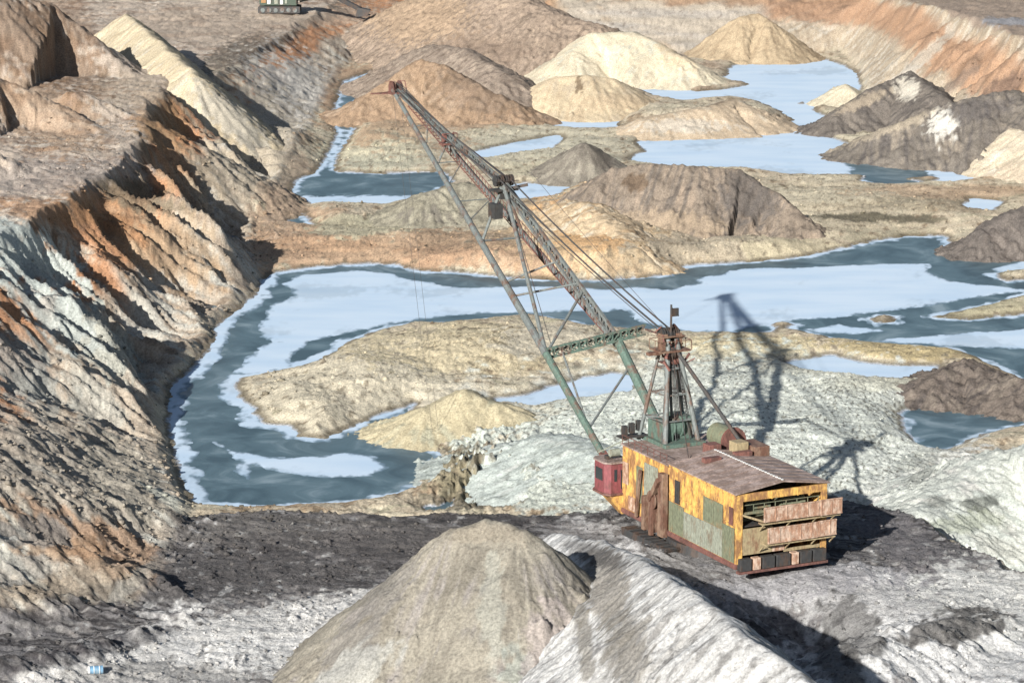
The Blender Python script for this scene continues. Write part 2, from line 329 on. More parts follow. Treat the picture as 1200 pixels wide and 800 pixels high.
# ---------------------------------------------------------------- the ground of the pit
uu = np.concatenate([np.arange(-700, -60, 12.0), np.arange(-60, 1260, 1.3), np.arange(1260, 1901, 12.0)])
vv = np.concatenate([-378 + np.geomspace(14, 300, 40), np.arange(-76, 60, .55), np.arange(60, 840, .8), np.arange(840, 1080, 1.1), np.arange(1080, 1900, 20.0)])
U, V = np.meshgrid(uu, vv); X, Y = at(U, V, 0.0)
Z = terrain(X, Y)
PU, PV = uv_of(X, Y, Z)
def mixc(col, c, k):
    return col * (1 - k[..., None]) + soil(c) * k[..., None]
def ground_colour(X, Y, Z, PU, PV):
    n1 = fbm(X / 9, Y / 14, 201, 4); n2 = fbm(X / 1.6, Y / 2.2, 203, 4); n3 = fbm(X / 30, Y / 40, 205, 3)
    spk = noise(X / .55, Y / .8, 207); lay = fbm((X + 3 * n1) / 14, Y / 2.2 + 1.2 * n1, 209, 4)
    col = np.empty(X.shape + (3,)); col[:] = soil((206, 190, 158))
    col = mixc(col, (216, 204, 170), sst(-.1, .7, n1 + .5 * lay))
    col = mixc(col, (176, 152, 118), sst(.15, .8, -n1 + .7 * n2))
    col = mixc(col, (150, 148, 116), .6 * sst(.35, .9, lay))
    # ---- region patches on the floor
    S = [ # u, v, ru, rv, angle, colour, strength
      (430,292,190,30,0,(204,168,128),.95),(600,300,120,22,0,(196,156,116),.8),(340,262,60,40,0,(196,160,122),.8),(560,275,90,16,0,(178,150,116),.7),
      (380,285,90,9,2,(212,168,122),.5),(330,210,40,60,0,(186,162,134),.7),
      (440,170,70,28,0,(216,208,172),.95),(450,190,60,10,0,(186,186,160),.6),(620,170,120,26,0,(206,200,170),.8),(640,200,60,10,0,(200,192,158),.7),
      (420,265,60,14,0,(190,184,150),.9),(570,258,70,12,0,(188,184,158),.8),(500,235,50,24,0,(176,168,138),.8),
      (720,285,120,44,5,(214,182,132),.9),(690,262,60,34,30,(228,178,112),.8),(740,312,60,12,0,(196,168,128),.6),(800,300,80,24,0,(206,184,144),.9),
      (850,290,110,24,0,(190,176,148),.8),(930,290,70,16,0,(214,200,160),.9),(1000,245,90,36,0,(206,192,158),.8),(1060,235,120,10,3,(150,138,110),.55),(1030,255,90,5,2,(96,92,72),.8),
      (950,228,110,9,0,(214,202,168),.8),(1110,225,90,10,0,(200,172,136),.8),(1050,280,60,10,0,(180,172,140),.7),
      (420,450,160,60,-14,(216,206,176),.9),(340,465,60,30,-20,(208,198,168),.8),(560,410,140,34,0,(212,196,152),.8),(560,485,110,40,0,(224,214,184),.9),(640,400,60,20,0,(216,206,178),.8),
      (870,408,100,16,0,(224,208,158),.9),(1060,410,110,13,4,(204,184,128),.95),(1150,362,90,14,-8,(196,188,148),.9),(1160,440,60,14,20,(160,140,110),.6),
      (565,555,56,36,0,(112,108,88),.9),(610,566,44,20,0,(140,138,118),.7),(545,588,50,10,0,(96,92,78),.7),(530,560,30,20,0,(170,158,120),.6),
      (700,540,120,70,0,(206,214,204),.95),(850,500,240,80,0,(218,228,212),.97),(1000,520,120,90,0,(216,220,208),.95),(640,560,60,40,20,(198,206,190),.9),(820,455,220,24,0,(226,224,206),.7),(1080,560,90,50,0,(222,222,212),.95),
      (950,430,60,8,0,(216,206,170),.7),(1010,450,60,9,0,(206,196,150),.6),(1070,540,30,10,-20,(120,120,112),.6),
      (700,80,160,40,0,(192,166,138),.5),(470,110,120,60,0,(190,150,110),.7),(820,60,90,10,0,(150,132,116),.6),(1130,205,60,7,0,(196,160,120),.7)]
    col = splat(col, PU, PV, n1, n2, S)
    # shelly dark specks and pits
    dk = sst(.42, .75, n2 + .35 * spk) * .65
    col = mixc(col, (116, 104, 82), dk * (1 - sst(7.2, 7.8, Z)))
    wz = np.exp(-((PU - 860) / 260) ** 2 - ((PV - 510) / 95) ** 2) * (Z < 7.2)
    col = mixc(col, (222, 231, 216), .7 * sst(.2, .6, wz)); col = mixc(col, (110, 108, 96), .8 * sst(.34, .5, noise(X / .42, Y / .9, 215) + .25 * n1) * sst(.15, .5, wz))
    col = np.minimum(col * np.array((1.30, 1.27, 1.27)), .70)
    lines = sst(.80, .93, ridged((X + 4 * n1) / 12, (Y + 2.5 * n1) / 2.6, 219, 2)) * sst(-.3, .3, n2)
    col = mixc(col, (112, 102, 84), .55 * lines * (1 - sst(.1, .5, wz)))
    # wet rim and rime along the shores
    wet = sst(.30, .02, Z) * sst(-.6, -.0, Z)
    col = mixc(col, (132, 118, 92), .75 * sst(.55, .2, Z) * (Z > -.2))
    rime = sst(.0, .35, n1 * .8 + n2 * .5 + .25) * sst(.22, .02, Z)
    col = mixc(col, (214, 224, 238), rime)
    # ---- machine bench
    bsd = sample(BENCH_SD, X, Y)
    k = sst(-5, .6, bsd + 1.2 * n2)
    b = np.empty(col.shape); b[:] = soil((136, 132, 132))
    trk = ridged((X * .2 + Y) / 1.5, (X - .2 * Y) / 22, 221, 3)
    b = mixc(b, (84, 80, 80), sst(.5, .75, trk)); b = mixc(b, (170, 165, 160), .8 * sst(.72, .9, ridged(X / 26, Y / 1.1, 223, 3))); b = mixc(b, (160, 153, 148), .8 * sst(.25, .7, n2 + .5 * n1))
    b = splat(b, PU, PV, n1, n2, [(330,625,260,26,0,(132,125,118),.7),(300,672,130,34,0,(106,101,99),.85),(450,640,240,20,0,(112,106,104),.6),(620,607,160,8,0,(84,80,80),.8),
        (260,765,190,52,-12,(250,247,241),.97),(340,722,170,22,-8,(240,236,229),.9),(120,790,140,26,-6,(238,234,227),.9),(200,795,120,20,0,(178,174,168),.7),
        (90,765,120,10,-14,(84,80,84),.7),(720,660,90,40,30,(214,211,208),.9),(700,640,60,14,20,(100,97,96),.6),(800,668,60,20,0,(164,160,157),.8),  # first patch: moist soil with the low windrow's shadow painted in
        (960,690,170,30,0,(196,193,194),.85),(1060,640,80,24,25,(134,129,130),.9),(1090,760,170,66,0,(246,244,240),.9),(1040,705,160,18,-4,(205,202,198),.7),(1180,700,90,50,0,(238,236,228),.85),
        (1000,740,50,30,40,(116,113,110),.8),(1110,735,70,18,-8,(110,106,102),.9),(985,775,40,24,45,(104,101,98),.8),(900,650,40,14,0,(150,146,143),.6)])
    b = mixc(b, (222, 222, 218), .6 * sst(.5, .8, n2 - .35 * spk) * sst(-.4, .5, n1)); b = mixc(b, (64, 61, 62), .55 * sst(.5, .8, -n2 + .3 * spk))
    fr = sst(-6.5, -1, bsd) * (bsd < -.4)
    b = mixc(b, (150, 142, 124), .6 * fr)
    col = col * (1 - k[..., None]) + b * k[..., None]
    # ---- pit walls: beds of orange clay, grey marl and pale sand with wash streaks
    td = sample(TOE_SD, X, Y); cd = sample(CREST_SD, X, Y)
    t = np.where(cd >= 0, 1.0, np.clip(td, 0, None) / (np.clip(td, 0, None) + np.maximum(-cd, 0) + 1e-6))
    left = X < 0.02 * Y - 8
    g = np.where(left, Y * .87 + X * .5, Y * .8 - X * .75); a = np.where(left, X * .87 - Y * .5, X * .8 + Y * .75)
    st = fbm(g / 1.5, a / 14, 231, 4); st2 = fbm(g / 5, a / 26, 233, 3)
    w = np.empty(col.shape); w[:] = soil((212, 192, 166))
    w = mixc(w, (224, 212, 190), sst(0, .8, st + .3 * n2)); w = mixc(w, (146, 124, 102), .8 * sst(.1, .8, -st + .3 * n2))
    tt = t + .10 * st2 + .05 * st
    w = mixc(w, (216, 142, 76), .85 * sst(.46, .62, tt) * sst(.98, .84, tt) * sst(-.5, .4, st + .5 * st2 + .35))
    w = mixc(w, (116, 92, 68), .7 * sst(.80, .9, tt) * sst(-.2, .6, n2 + .3))
    w = mixc(w, (212, 216, 206), .5 * sst(.25, .7, st - n3) * sst(.6, .3, tt))
    far = sst(560, 640, Y)
    flat = np.empty(col.shape); flat[:] = soil((222, 200, 176)); flat = mixc(flat, (186, 156, 130), sst(0, .7, n1)); flat = mixc(flat, (236, 220, 198), sst(.2, .8, lay))
    w = w * (1 - sst(.94, 1.0, t)[..., None]) + flat * sst(.94, 1.0, t)[..., None]
    w = splat(w, PU, PV, st * .8, n2, [
        (30,300,80,34,30,(214,222,212),.95),(110,395,70,28,48,(200,202,186),.8),(60,360,70,30,45,(206,214,206),.75),(20,430,70,34,45,(176,182,176),.7),(110,470,50,22,45,(204,200,184),.7),(60,560,160,60,30,(190,178,160),.7),(150,560,70,40,40,(190,180,160),.7),
        (150,265,110,36,35,(206,152,98),.7),(70,250,90,14,10,(196,140,86),.7),(210,290,60,40,45,(212,182,142),.6),(215,200,70,30,50,(186,158,120),.5),(190,140,40,30,50,(196,148,92),.6),(150,225,60,16,20,(120,112,92),.7),
        (50,205,110,22,-6,(196,180,166),.8),(150,105,50,24,0,(210,188,160),.7),(50,130,80,40,30,(186,146,104),.6),(30,40,110,40,35,(150,116,84),.7),(70,20,60,30,40,(168,128,90),.5),
        (235,30,110,24,0,(206,182,156),.7),(380,20,90,12,0,(214,190,162),.6),(275,66,46,18,-25,(104,92,76),.75),(335,120,70,55,30,(226,218,204),.9),(300,190,40,40,40,(208,196,174),.7),(300,150,80,50,45,(206,188,158),.7),(270,215,60,40,50,(202,182,150),.5),
        (120,640,120,26,20,(196,142,92),.55),(60,640,60,20,0,(172,132,92),.6),(210,592,50,9,32,(206,206,188),.9),(60,690,120,22,-10,(150,134,112),.6),(30,625,60,18,0,(158,156,150),.7),(20,665,50,18,0,(176,172,162),.8),(130,700,60,16,0,(106,100,92),.6),(160,680,60,10,-40,(176,172,160),.6)])
    # far face and right-hand wall
    bands = fbm(X / 40, Z / 1.7, 241, 3)
    fw = np.empty(col.shape); fw[:] = soil((222, 204, 178))
    fw = mixc(fw, (190, 144, 100), .8 * sst(9.0, 10.5, Z + 1.2 * n1)); fw = mixc(fw, (206, 196, 184), .6 * sst(-.2, .5, bands) * (Z < 9))
    fw = mixc(fw, (222, 178, 122), .6 * sst(.2, .7, n3 + .4 * n1)); fw = mixc(fw, (132, 112, 96), .5 * sst(.5, .9, n2 + .4 * bands))
    kf = sst(700, 712, Y) * sst(5, 14, X) * sst(0, 2, td)
    w = w * (1 - kf[..., None]) + fw * kf[..., None]
    right = sst(60, 66, X - .0 * Y) * sst(0, 2, td)
    rw = np.empty(col.shape); rw[:] = soil((214, 192, 160)); g2 = Y * .8 - X * .75
    s3 = fbm(g2 / 1.6, a / 16, 251, 4)
    rw = mixc(rw, (234, 220, 196), sst(0, .7, s3)); rw = mixc(rw, (176, 150, 120), .7 * sst(.2, .8, -s3))
    rw = mixc(rw, (206, 154, 110), .85 * sst(.42, .56, t + .1 * s3) * sst(.96, .8, t)); rw = mixc(rw, (128, 104, 84), .6 * sst(.3, .8, n1) * sst(.4, .8, t)); rw = mixc(rw, (184, 160, 138), .9 * sst(.97, 1, t)); rw = splat(rw, PU, PV, n1, n2, [(1185,26,40,5,2,(176,176,180),.9),(1130,90,30,8,-35,(150,126,108),.7),(1090,60,40,8,-40,(222,206,182),.8),(1170,110,40,12,-35,(130,106,92),.7),(1050,100,30,8,-40,(232,218,196),.8)])
    w = w * (1 - right[..., None]) + rw * right[..., None]
    kk = sst(-.5, 2.0, td + .9 * n2)
    col = col * (1 - kk[..., None]) + w * kk[..., None]
    return col
COL = ground_colour(X, Y, Z, PU, PV)
ground = grid_mesh('ground', X, Y, Z, COL, M_SOIL); tag(ground, kind='structure')

# ---------------------------------------------------------------- water and ice
m, n, b = mat_base('bare_ice'); L = n.links
geo = n.nodes.new('ShaderNodeNewGeometry'); nz = n.nodes.new('ShaderNodeTexNoise'); nz.inputs['Scale'].default_value = .11; nz.inputs['Detail'].default_value = 7; nz.inputs['Roughness'].default_value = .62; nz.inputs['Distortion'].default_value = 1.2
L.new(geo.outputs['Position'], nz.inputs['Vector'])
cr = n.nodes.new('ShaderNodeValToRGB'); cr.color_ramp.elements[0].position = .36; cr.color_ramp.elements[0].color = (.045, .078, .095, 1); cr.color_ramp.elements[1].position = .70; cr.color_ramp.elements[1].color = (.20, .26, .29, 1)
e = cr.color_ramp.elements.new(.54); e.color = (.085, .135, .158, 1)
L.new(nz.outputs[0], cr.inputs[0]); L.new(cr.outputs[0], b.inputs['Base Color'])
b.inputs['Roughness'].default_value = .42; b.inputs['Specular IOR Level'].default_value = .35
M_ICE = m
m, n, b = mat_base('snow_on_ice'); L = n.links
va = n.nodes.new('ShaderNodeAttribute'); va.attribute_name = 'Col'
fz = n.nodes.new('ShaderNodeTexNoise'); fz.inputs['Scale'].default_value = 1.6; fz.inputs['Detail'].default_value = 6
geo = n.nodes.new('ShaderNodeNewGeometry'); nz = n.nodes.new('ShaderNodeTexNoise'); nz.inputs['Scale'].default_value = .2; nz.inputs['Detail'].default_value = 6
mp = n.nodes.new('ShaderNodeMapping'); mp.inputs['Scale'].default_value = (.35, 1, 1); L.new(geo.outputs['Position'], mp.inputs[0]); L.new(mp.outputs[0], nz.inputs['Vector'])
cr = n.nodes.new('ShaderNodeValToRGB'); cr.color_ramp.elements[0].position = .3; cr.color_ramp.elements[0].color = (.84, .90, .95, 1); cr.color_ramp.elements[1].position = .62; cr.color_ramp.elements[1].color = (1, 1, 1, 1)
mm = n.nodes.new('ShaderNodeMix'); mm.data_type = 'RGBA'; mm.blend_type = 'MULTIPLY'; mm.inputs[0].default_value = 1; L.new(nz.outputs[0], cr.inputs[0]); L.new(va.outputs['Color'], mm.inputs[6]); L.new(cr.outputs[0], mm.inputs[7]); L.new(mm.outputs[2], b.inputs['Base Color']); b.inputs['Roughness'].default_value = .8
M_SNOW = m
uw = np.arange(-80, 1281, 8.0); vw = np.arange(-20, 660, 8.0)
A_, B_ = np.meshgrid(uw, vw); WX, WY = at(A_, B_)
water = grid_mesh('water', WX, WY, np.zeros(WX.shape), None, M_ICE, keep=sample(WATER, WX, WY) > -14); tag(water, kind='structure')

SNOW = {
 'main': ([(272,437),(296,412),(318,401),(300,387),(312,370),(320,356),(346,346),(332,332),(348,322),(420,317),(452,320),(484,328),(540,337),(596,336),(650,335),(700,339),(740,336),(780,339),(821,332),(812,328),(874,314),(949,313),(1042,309),(1087,309),(1084,318),(1117,329),(1174,335),(1215,341),(1155,347),(1080,359),(1005,369),(930,377),(896,382),(855,389),(802,389),(750,378),(729,362),(698,366),(675,364),(652,367),(604,366),(540,369),(508,372),(460,380),(420,386),(380,396),(352,408),(344,418),(340,432),(300,438)], -9),
 'south': ([(252,518),(280,530),(340,537),(404,530),(440,535),(452,548),(436,558),(380,560),(332,553),(292,545),(294,564),(276,552),(282,541)], -9),
 'east': ([(1000,402),(1042,397),(1200,385),(1330,376),(1360,430),(1210,409),(1117,406),(1040,401)], -9),
 'eastrim': ([(941,386),(985,380),(1039,388),(1000,391),(960,390)], -9),
}
FULL = ['sandbar', 'pool', 'far', 'slotA', 'slotB', 'slotC', 'right', 'rightfar']
su = np.arange(-60, 1261, 1.25); sv = np.concatenate([np.arange(50, 300, .6), np.arange(300, 600, 1.0)])
SU, SV = np.meshgrid(su, sv); SX, SY = at(SU, SV)
wsd = sample(WATER, SX, SY); rag = .9 * fbm(SX / 4.5, SY / 7, 301, 4) + .35 * fbm(SX / .9, SY / 1.4, 303, 3)
hole = np.full(SX.shape, 1e9)
for pts in ([(1010,172),(1060,186),(1092,205),(1075,214),(1030,216),(1000,208),(1000,196),(985,188)], [(440,233),(494,228),(494,203),(360,203),(349,215),(352,231),(379,236)], [(367,240),(345,248),(356,262),(335,258),(338,240),(345,233)]):
    hole = np.minimum(hole, -sdf_poly(SX, SY, W3(pts)))
# rime fringe along every shore of the main pond, wider on the west side
fr_n = fbm(SX / 3.2, SY / 4.5, 311, 3)
fringe = (1.15 - wsd) + 1.1 * fr_n + .8 * sst(-18, -32, SX)
fringe = np.minimum(fringe, wsd + .8)
sn1 = fbm(SX / 14, SY / 22, 331, 4); sn2 = fbm(SX / 1.4, SY / 2.4, 333, 4)
def snow_obj(field, own, name='snow_cover'):
    z = np.clip(field * .09, -.06, .05)
    k = sst(-.1, .9, field + .6 * sn2) * (1 - .25 * sst(.25, .8, sn1 + .3 * sn2))
    cc = np.array((.13, .19, .235)) * (1 - k[..., None]) + np.array((.50, .60, .70)) * k[..., None]
    o = grid_mesh(name, SX, SY, z, cc, M_SNOW, keep=(field > -.5) & (own > -1.0)); tag(o, kind='structure'); return o
f = np.full(SX.shape, -1e9)
for pts, _ in SNOW.values(): f = np.maximum(f, sdf_poly(SX, SY, W3(pts)) + rag * .8)
f = np.maximum(f, fringe); blots = .62 - 2.2 * fbm(SX / 2.2, SY / 3, 317, 3) - 2.0
snow_obj(f, sample(PSD['main'], SX, SY))
for k_ in FULL + ['left', 'dark', 'puddleA']:
    own = sample(PSD[k_], SX, SY)
    if k_ in ('left',): fld = np.maximum(np.minimum(own + 1, 3.2 - 1.1 * np.abs(SY - at(420, 236)[1]) / 2.2 + rag), np.minimum(fringe - .5, own + .8))
    elif k_ == 'dark' or k_ == 'puddleA': fld = np.minimum(fringe - .4, own + .8)
    else: fld = np.minimum(own + .8, hole + rag)
    snow_obj(fld, own)

# ---------------------------------------------------------------- heaps of dumped spoil, each one a body of its own
def crest_z(u, v, vb, zb, deg):
    yb = at(u, vb, zb)[1]; lo = zb; hi = 60.0
    for _ in range(50):
        mz = (lo + hi) / 2
        yc = at(u, v, mz)[1]
        if yc - (mz - zb) / math.tan(R_(deg)) > yb: lo = mz
        else: hi = mz
    return (lo + hi) / 2
def heap(label, pts, deg, zb, c1, c2, c3=None, streak=1.0, rough=.25, rnd=1.0, patches=(), res=None, seed=0, scal=0.0, dark=.0, darkc=(90,84,76), cat='spoil heap', group=None, flat=1.0):
    wp = []
    for q in pts:
        if len(q) == 4: z = crest_z(q[0], q[1], q[2], zb, q[3])
        elif q[3:] == () and q[2] < 0: z = -q[2]
        else: z = crest_z(q[0], q[1], q[2], zb, deg)
        x, y = at(q[0], q[1], z); wp.append((x, y, z))
    if len(wp) == 1: wp = [wp[0], (wp[0][0] + .4, wp[0][1], wp[0][2])]
    P = np.array(wp); hm = P[:, 2].max() - zb; ext = hm / math.tan(R_(deg)) * (1.25 if flat else 2.2) + (3 if flat and deg > 20 else 14)
    d0 = P[:, 1].mean()
    res = res or (0.20 if d0 < 320 else .32 if d0 < 520 else .42)
    gx = np.arange(P[:, 0].min() - ext, P[:, 0].max() + ext, res * .8); gy = np.arange(P[:, 1].min() - ext, P[:, 1].max() + ext, res)
    X, Y = np.meshgrid(gx, gy)
    wx = X + .6 * fbm(X / 6, Y / 6, 400 + seed, 3); wy = Y + .6 * fbm(X / 6, Y / 6, 410 + seed, 3)
    d, z = seg_dist(wx, wy, wp)
    # along-slope coordinate for the rills
    best = np.full(X.shape, 1e18); ang = np.zeros(X.shape); arc = 0
    for a, b in zip(wp[:-1], wp[1:]):
        dx = b[0] - a[0]; dy = b[1] - a[1]; Ls = math.hypot(dx, dy) + 1e-9
        t = ((X - a[0]) * dx + (Y - a[1]) * dy) / Ls; tc = np.clip(t, 0, Ls)
        px = X - a[0] - tc * dx / Ls; py = Y - a[1] - tc * dy / Ls; dd = px * px + py * py
        mk = dd < best; an = np.arctan2(py, px) * 6.0 + (arc + tc)
        best = np.where(mk, dd, best); ang = np.where(mk, an, ang); arc += Ls
    if scal: d = d * (1 - scal * noise(ang / 4.0, d * 0, 430 + seed))
    h = z - (np.sqrt(d * d + rnd * rnd) - rnd) * math.tan(R_(deg))
    foot = sst(zb + 2.5, zb - .5, h) * flat; h = h + foot * .18 * (zb - h) * (h < zb + 2.5)
    rl = ridged(ang / 1.5, d / 12, 440 + seed, 3)
    env = sst(0, 2.5, d)
    h = h - env * streak * .38 * (rl - .6) + .22 * streak * env * (ridged(ang / .7, d / 7, 445 + seed, 3) - .6) + 1.3 * clods(X, Y, 446 + seed) * (.4 + sst(1, 6, d)) + rough * fbm(X / 1.4, Y / 1.4, 450 + seed, 5) + rough * .8 * fbm(X / 6, Y / 6, 455 + seed, 2)
    h = h + env * streak * .36 * (ridged((ang + 1.5 * noise(X / 4, Y / 4, 462)) / 5.0, d / 14, 460 + seed, 2) - .55)
    T = terrain(X, Y, False)
    n1 = fbm(X / 5, Y / 5, 470 + seed, 4); n2 = fbm(X / 1.2, Y / 1.2, 480 + seed, 4); rs = fbm(ang / .9, d / 9, 490 + seed, 4)
    col = np.empty(X.shape + (3,)); col[:] = soil(c1)
    col = mixc(col, c2, sst(-.1, .7, rs + .4 * n1)); 
    if c3: col = mixc(col, c3, sst(.15, .8, n1 * .8 - rs * .6))
    if dark: col = mixc(col, darkc, dark * sst(.2, .7, n2 + .3 * rs))
    if patches:
        pu, pv = uv_of(X, Y, h); col = splat(col, pu, pv, .8 * rs + .4 * n1, n2, patches)
    o = grid_mesh('spoil_heap', X, Y, h, col, M_SAND, keep=h > T - .8)
    tag(o, label, cat, group); return o
HG = None
heap('big pale tan sand cone at the front with a pale wash down its face', [(534,620,856),(574,609,866),(608,619,872)], 41, 8, (170,162,144), (154,146,130), (166,158,150), streak=.45, rough=.14, rnd=.8, seed=1, res=.16, dark=.25, darkc=(132,122,108), patches=[(578,720,16,60,0,(182,182,168),.6),(605,790,18,36,0,(176,186,176),.5),(412,760,26,60,38,(150,144,136),.75),(450,700,20,50,40,(146,140,132),.7),(405,800,70,26,-40,(196,196,188),.6),(650,760,34,60,0,(182,168,164),.6),(690,700,22,70,-20,(160,150,130),.5),(570,625,60,12,0,(160,148,128),.6)])
heap('long white-grey clod ridge running right from the big front sand cone', [(650,624,690),(704,636,770),(750,653,880),(800,688,990),(860,730,1050),(930,785,1090),(1000,845,1130)], 41, 8, (214,213,210), (190,188,184), (232,232,230), streak=.8, rough=.13, rnd=.5, seed=2, res=.17, dark=.5, darkc=(92,88,86), patches=[(712,690,26,60,-10,(150,143,132),.85),(735,760,30,50,-10,(140,134,124),.8),(700,650,40,12,20,(96,92,90),.75),(684,740,10,60,-8,(110,100,80),.6)])
heap('broad whitish sand heap with a flat top beside the far blue pond', [(672,60,98),(694,39,98),(742,37,100),(775,52,100),(797,66,99)], 30, 1, (236,220,184), (224,206,172), (218,214,190), streak=.9, rough=.12, rnd=1.4, seed=3, patches=[(790,62,30,14,30,(232,200,150),.5),(700,45,20,20,0,(238,226,190),.6)])
heap('pale sand cone with a dark patch in its crown, before the flat-topped heap', [(652,90,134),(690,88,136),(716,92,134)], 28, 1, (228,204,162), (214,188,148), (218,196,160), streak=.7, rough=.12, rnd=.7, seed=4, patches=[(679,100,5,9,0,(126,104,78),.85),(730,120,50,10,0,(206,176,136),.5)])  # the dark spot on the crown is colour only
heap('low tan tongue of sand with a dark back reaching into the far pond', [(760,138,156),(835,124,154),(860,117,150),(872,124,150)], 25, 1, (222,196,160), (206,180,146), (224,206,176), streak=.5, rough=.14, rnd=2.0, seed=5, patches=[(835,118,24,6,-10,(120,100,82),.6),(800,148,60,8,0,(224,216,200),.5)])
heap('yellowish sand cone at the foot of the far cliff', [(870,19,70),(888,16,70),(900,24,70)], 35, 1, (206,180,140), (190,164,126), None, streak=1, rough=.2, rnd=.6, seed=6, dark=.3, darkc=(150,126,96))
heap('large dark brown ploughed ridge between the two big ponds', [(702,206,262),(716,197,268),(760,192,272),(820,196,276),(868,200,274),(905,224,272),(932,246,272)], 36, 2, (160,142,122), (132,120,108), (178,156,132), streak=1.3, rough=.3, rnd=.5, seed=7, dark=.4, darkc=(96,84,76), scal=.15, patches=[(878,232,34,38,35,(112,104,98),.8),(745,214,14,10,0,(112,88,64),.7),(780,262,70,14,5,(196,170,136),.6)])
heap('orange-cream flank of eroded sand in front of the dark ploughed ridge', [(668,236,284),(692,238,298),(716,260,306),(740,284,310)], 30, 1.2, (222,194,152), (206,172,126), (226,210,180), streak=1.2, rough=.3, rnd=2, seed=31, dark=.3, darkc=(150,124,96))
heap('pale green-grey ridged spoil slope between the blue pool and the red cab', [(655,512,572),(700,526,590),(750,534,598)], 17, 1.0, (216,226,216), (198,208,198), (228,232,222), streak=.5, rough=.12, rnd=2, seed=32, dark=.5, darkc=(120,122,110))
heap('small grey pointed cone on the pale flat left of the far pond', [(683,167,209)], 32, 1.2, (150,140,124), (176,166,146), None, streak=1, rough=.16, rnd=.6, seed=8, dark=.3, darkc=(100,92,84), patches=[(700,180,16,24,-40,(112,102,92),.6)])
heap('low olive-grey mound behind the middle of the boom', [(500,226,262),(545,213,262),(575,224,262)], 26, 1.5, (164,156,132), (184,176,150), (146,138,122), streak=1, rough=.2, rnd=1.0, seed=9, dark=.3)
heap('pointed dark heap with a white streak on the right bank of the far pond', [(980,132,150),(1018,106,150),(1066,84,150),(1100,112,160)], 31, 1.5, (128,118,108), (108,100,94), (150,138,124), streak=1, rough=.3, rnd=.8, seed=10, dark=.3, darkc=(84,78,74), patches=[(1062,104,14,14,-20,(218,208,188),.9),(1010,120,36,7,-22,(196,176,146),.6)])
heap('small cream cone at the water edge in front of the pointed dark heap', [(990,99,121),(996,103,122)], 32, 1, (232,218,184), (216,200,166), None, streak=.8, rough=.15, rnd=.8, seed=11)
heap('wide dark grey heap with a white flank beside the right wall', [(1018,158,180),(1060,140,186),(1108,122,190),(1150,112,194),(1190,106,194),(1240,120,200)], 30, 1.5, (136,126,114), (116,108,102), (160,146,128), streak=1, rough=.35, rnd=1.0, seed=12, dark=.35, darkc=(92,86,82), patches=[(1105,146,18,20,0,(226,220,206),.95),(1150,128,40,12,-10,(104,98,96),.7),(1040,150,60,8,-20,(204,186,156),.6)])
heap('pale cream cone in front of the wide dark grey heap', [(1166,160,190),(1186,150,196),(1215,158,203),(1250,170,212)], 31, 1.5, (230,212,180), (214,194,160), (236,226,204), streak=.8, rough=.2, rnd=1.0, seed=13, patches=[(1190,205,40,14,0,(220,196,164),.6)])
heap('brown-grey mound at the right edge above the pale pond', [(1152,270,296),(1182,248,298),(1215,236,300),(1280,236,302)], 32, 1, (124,114,106), (140,128,118), (108,100,94), streak=.9, rough=.35, rnd=1.2, seed=14, dark=.4, darkc=(86,78,74))
heap('dark clod mound beside the dark frozen pool', [(1092,444,468),(1130,424,466),(1180,444,476),(1240,464,486)], 24, .8, (132,118,106), (108,98,92), (150,136,120), streak=.7, rough=.4, rnd=1.2, seed=15, dark=.5, darkc=(74,68,66))
heap('great white chalky mound filling the right edge behind the bench', [(1075,600,-6.5),(1130,560,-8.0),(1180,528,-10.0),(1240,506,-12.5),(1330,500,-14)], 24, 1.5, (216,220,208), (200,206,196), (226,224,214), streak=1.0, rough=.22, rnd=2.0, seed=16, dark=.3, darkc=(140,142,134), patches=[(1150,590,24,9,-8,(108,112,104),.8),(1098,588,16,8,0,(128,130,122),.7),(1130,612,46,12,-10,(166,172,146),.6),(1080,555,20,8,-30,(120,122,116),.6),(1180,645,40,12,20,(206,204,190),.6)])
heap('smooth cream hump on the near peninsula', [(500,478,514),(545,456,518),(580,470,514)], 24, .8, (222,206,162), (206,190,148), (200,194,160), streak=.6, rough=.15, rnd=.8, seed=17, patches=[(575,462,24,6,20,(130,122,104),.7)])
heap('tall broad brown hill at the top centre of the picture', [(500,-6,62),(560,-16,76),(600,-10,84),(640,12,88),(700,30,88)], 27, 1.5, (184,160,136), (164,142,120), (198,172,144), streak=1, rough=.35, rnd=3, seed=18, dark=.45, darkc=(112,92,76), patches=[(490,20,60,34,0,(202,168,128),.6),(560,60,60,20,0,(140,116,96),.5)])
heap('orange-brown hill at the foot of the tall brown hill, behind the boom tip', [(430,112,142),(490,70,148),(520,76,148),(560,100,146),(600,118,144)], 27, 1, (190,156,120), (172,142,110), (200,170,138), streak=.8, rough=.3, rnd=.7, seed=19, dark=.4, darkc=(136,104,76), patches=[(560,110,50,22,20,(150,126,104),.6)])
heap('grey shoulder of rubble between the orange hill and the whitish heap', [(505,52,112),(545,58,124),(585,84,134)], 28, 1, (172,152,132), (154,134,116), (186,166,144), streak=.9, rough=.3, rnd=1.2, seed=20, dark=.5, darkc=(104,86,72))
heap('steep pale sand pile tipped over the edge of the upper left bench', [(147,16,54),(186,48,80),(228,86,112)], 40, 13, (230,210,170), (214,192,152), (222,208,180), streak=1.0, rough=.15, rnd=.6, seed=21, flat=0.0, patches=[(270,140,60,20,45,(214,204,184),.7)])

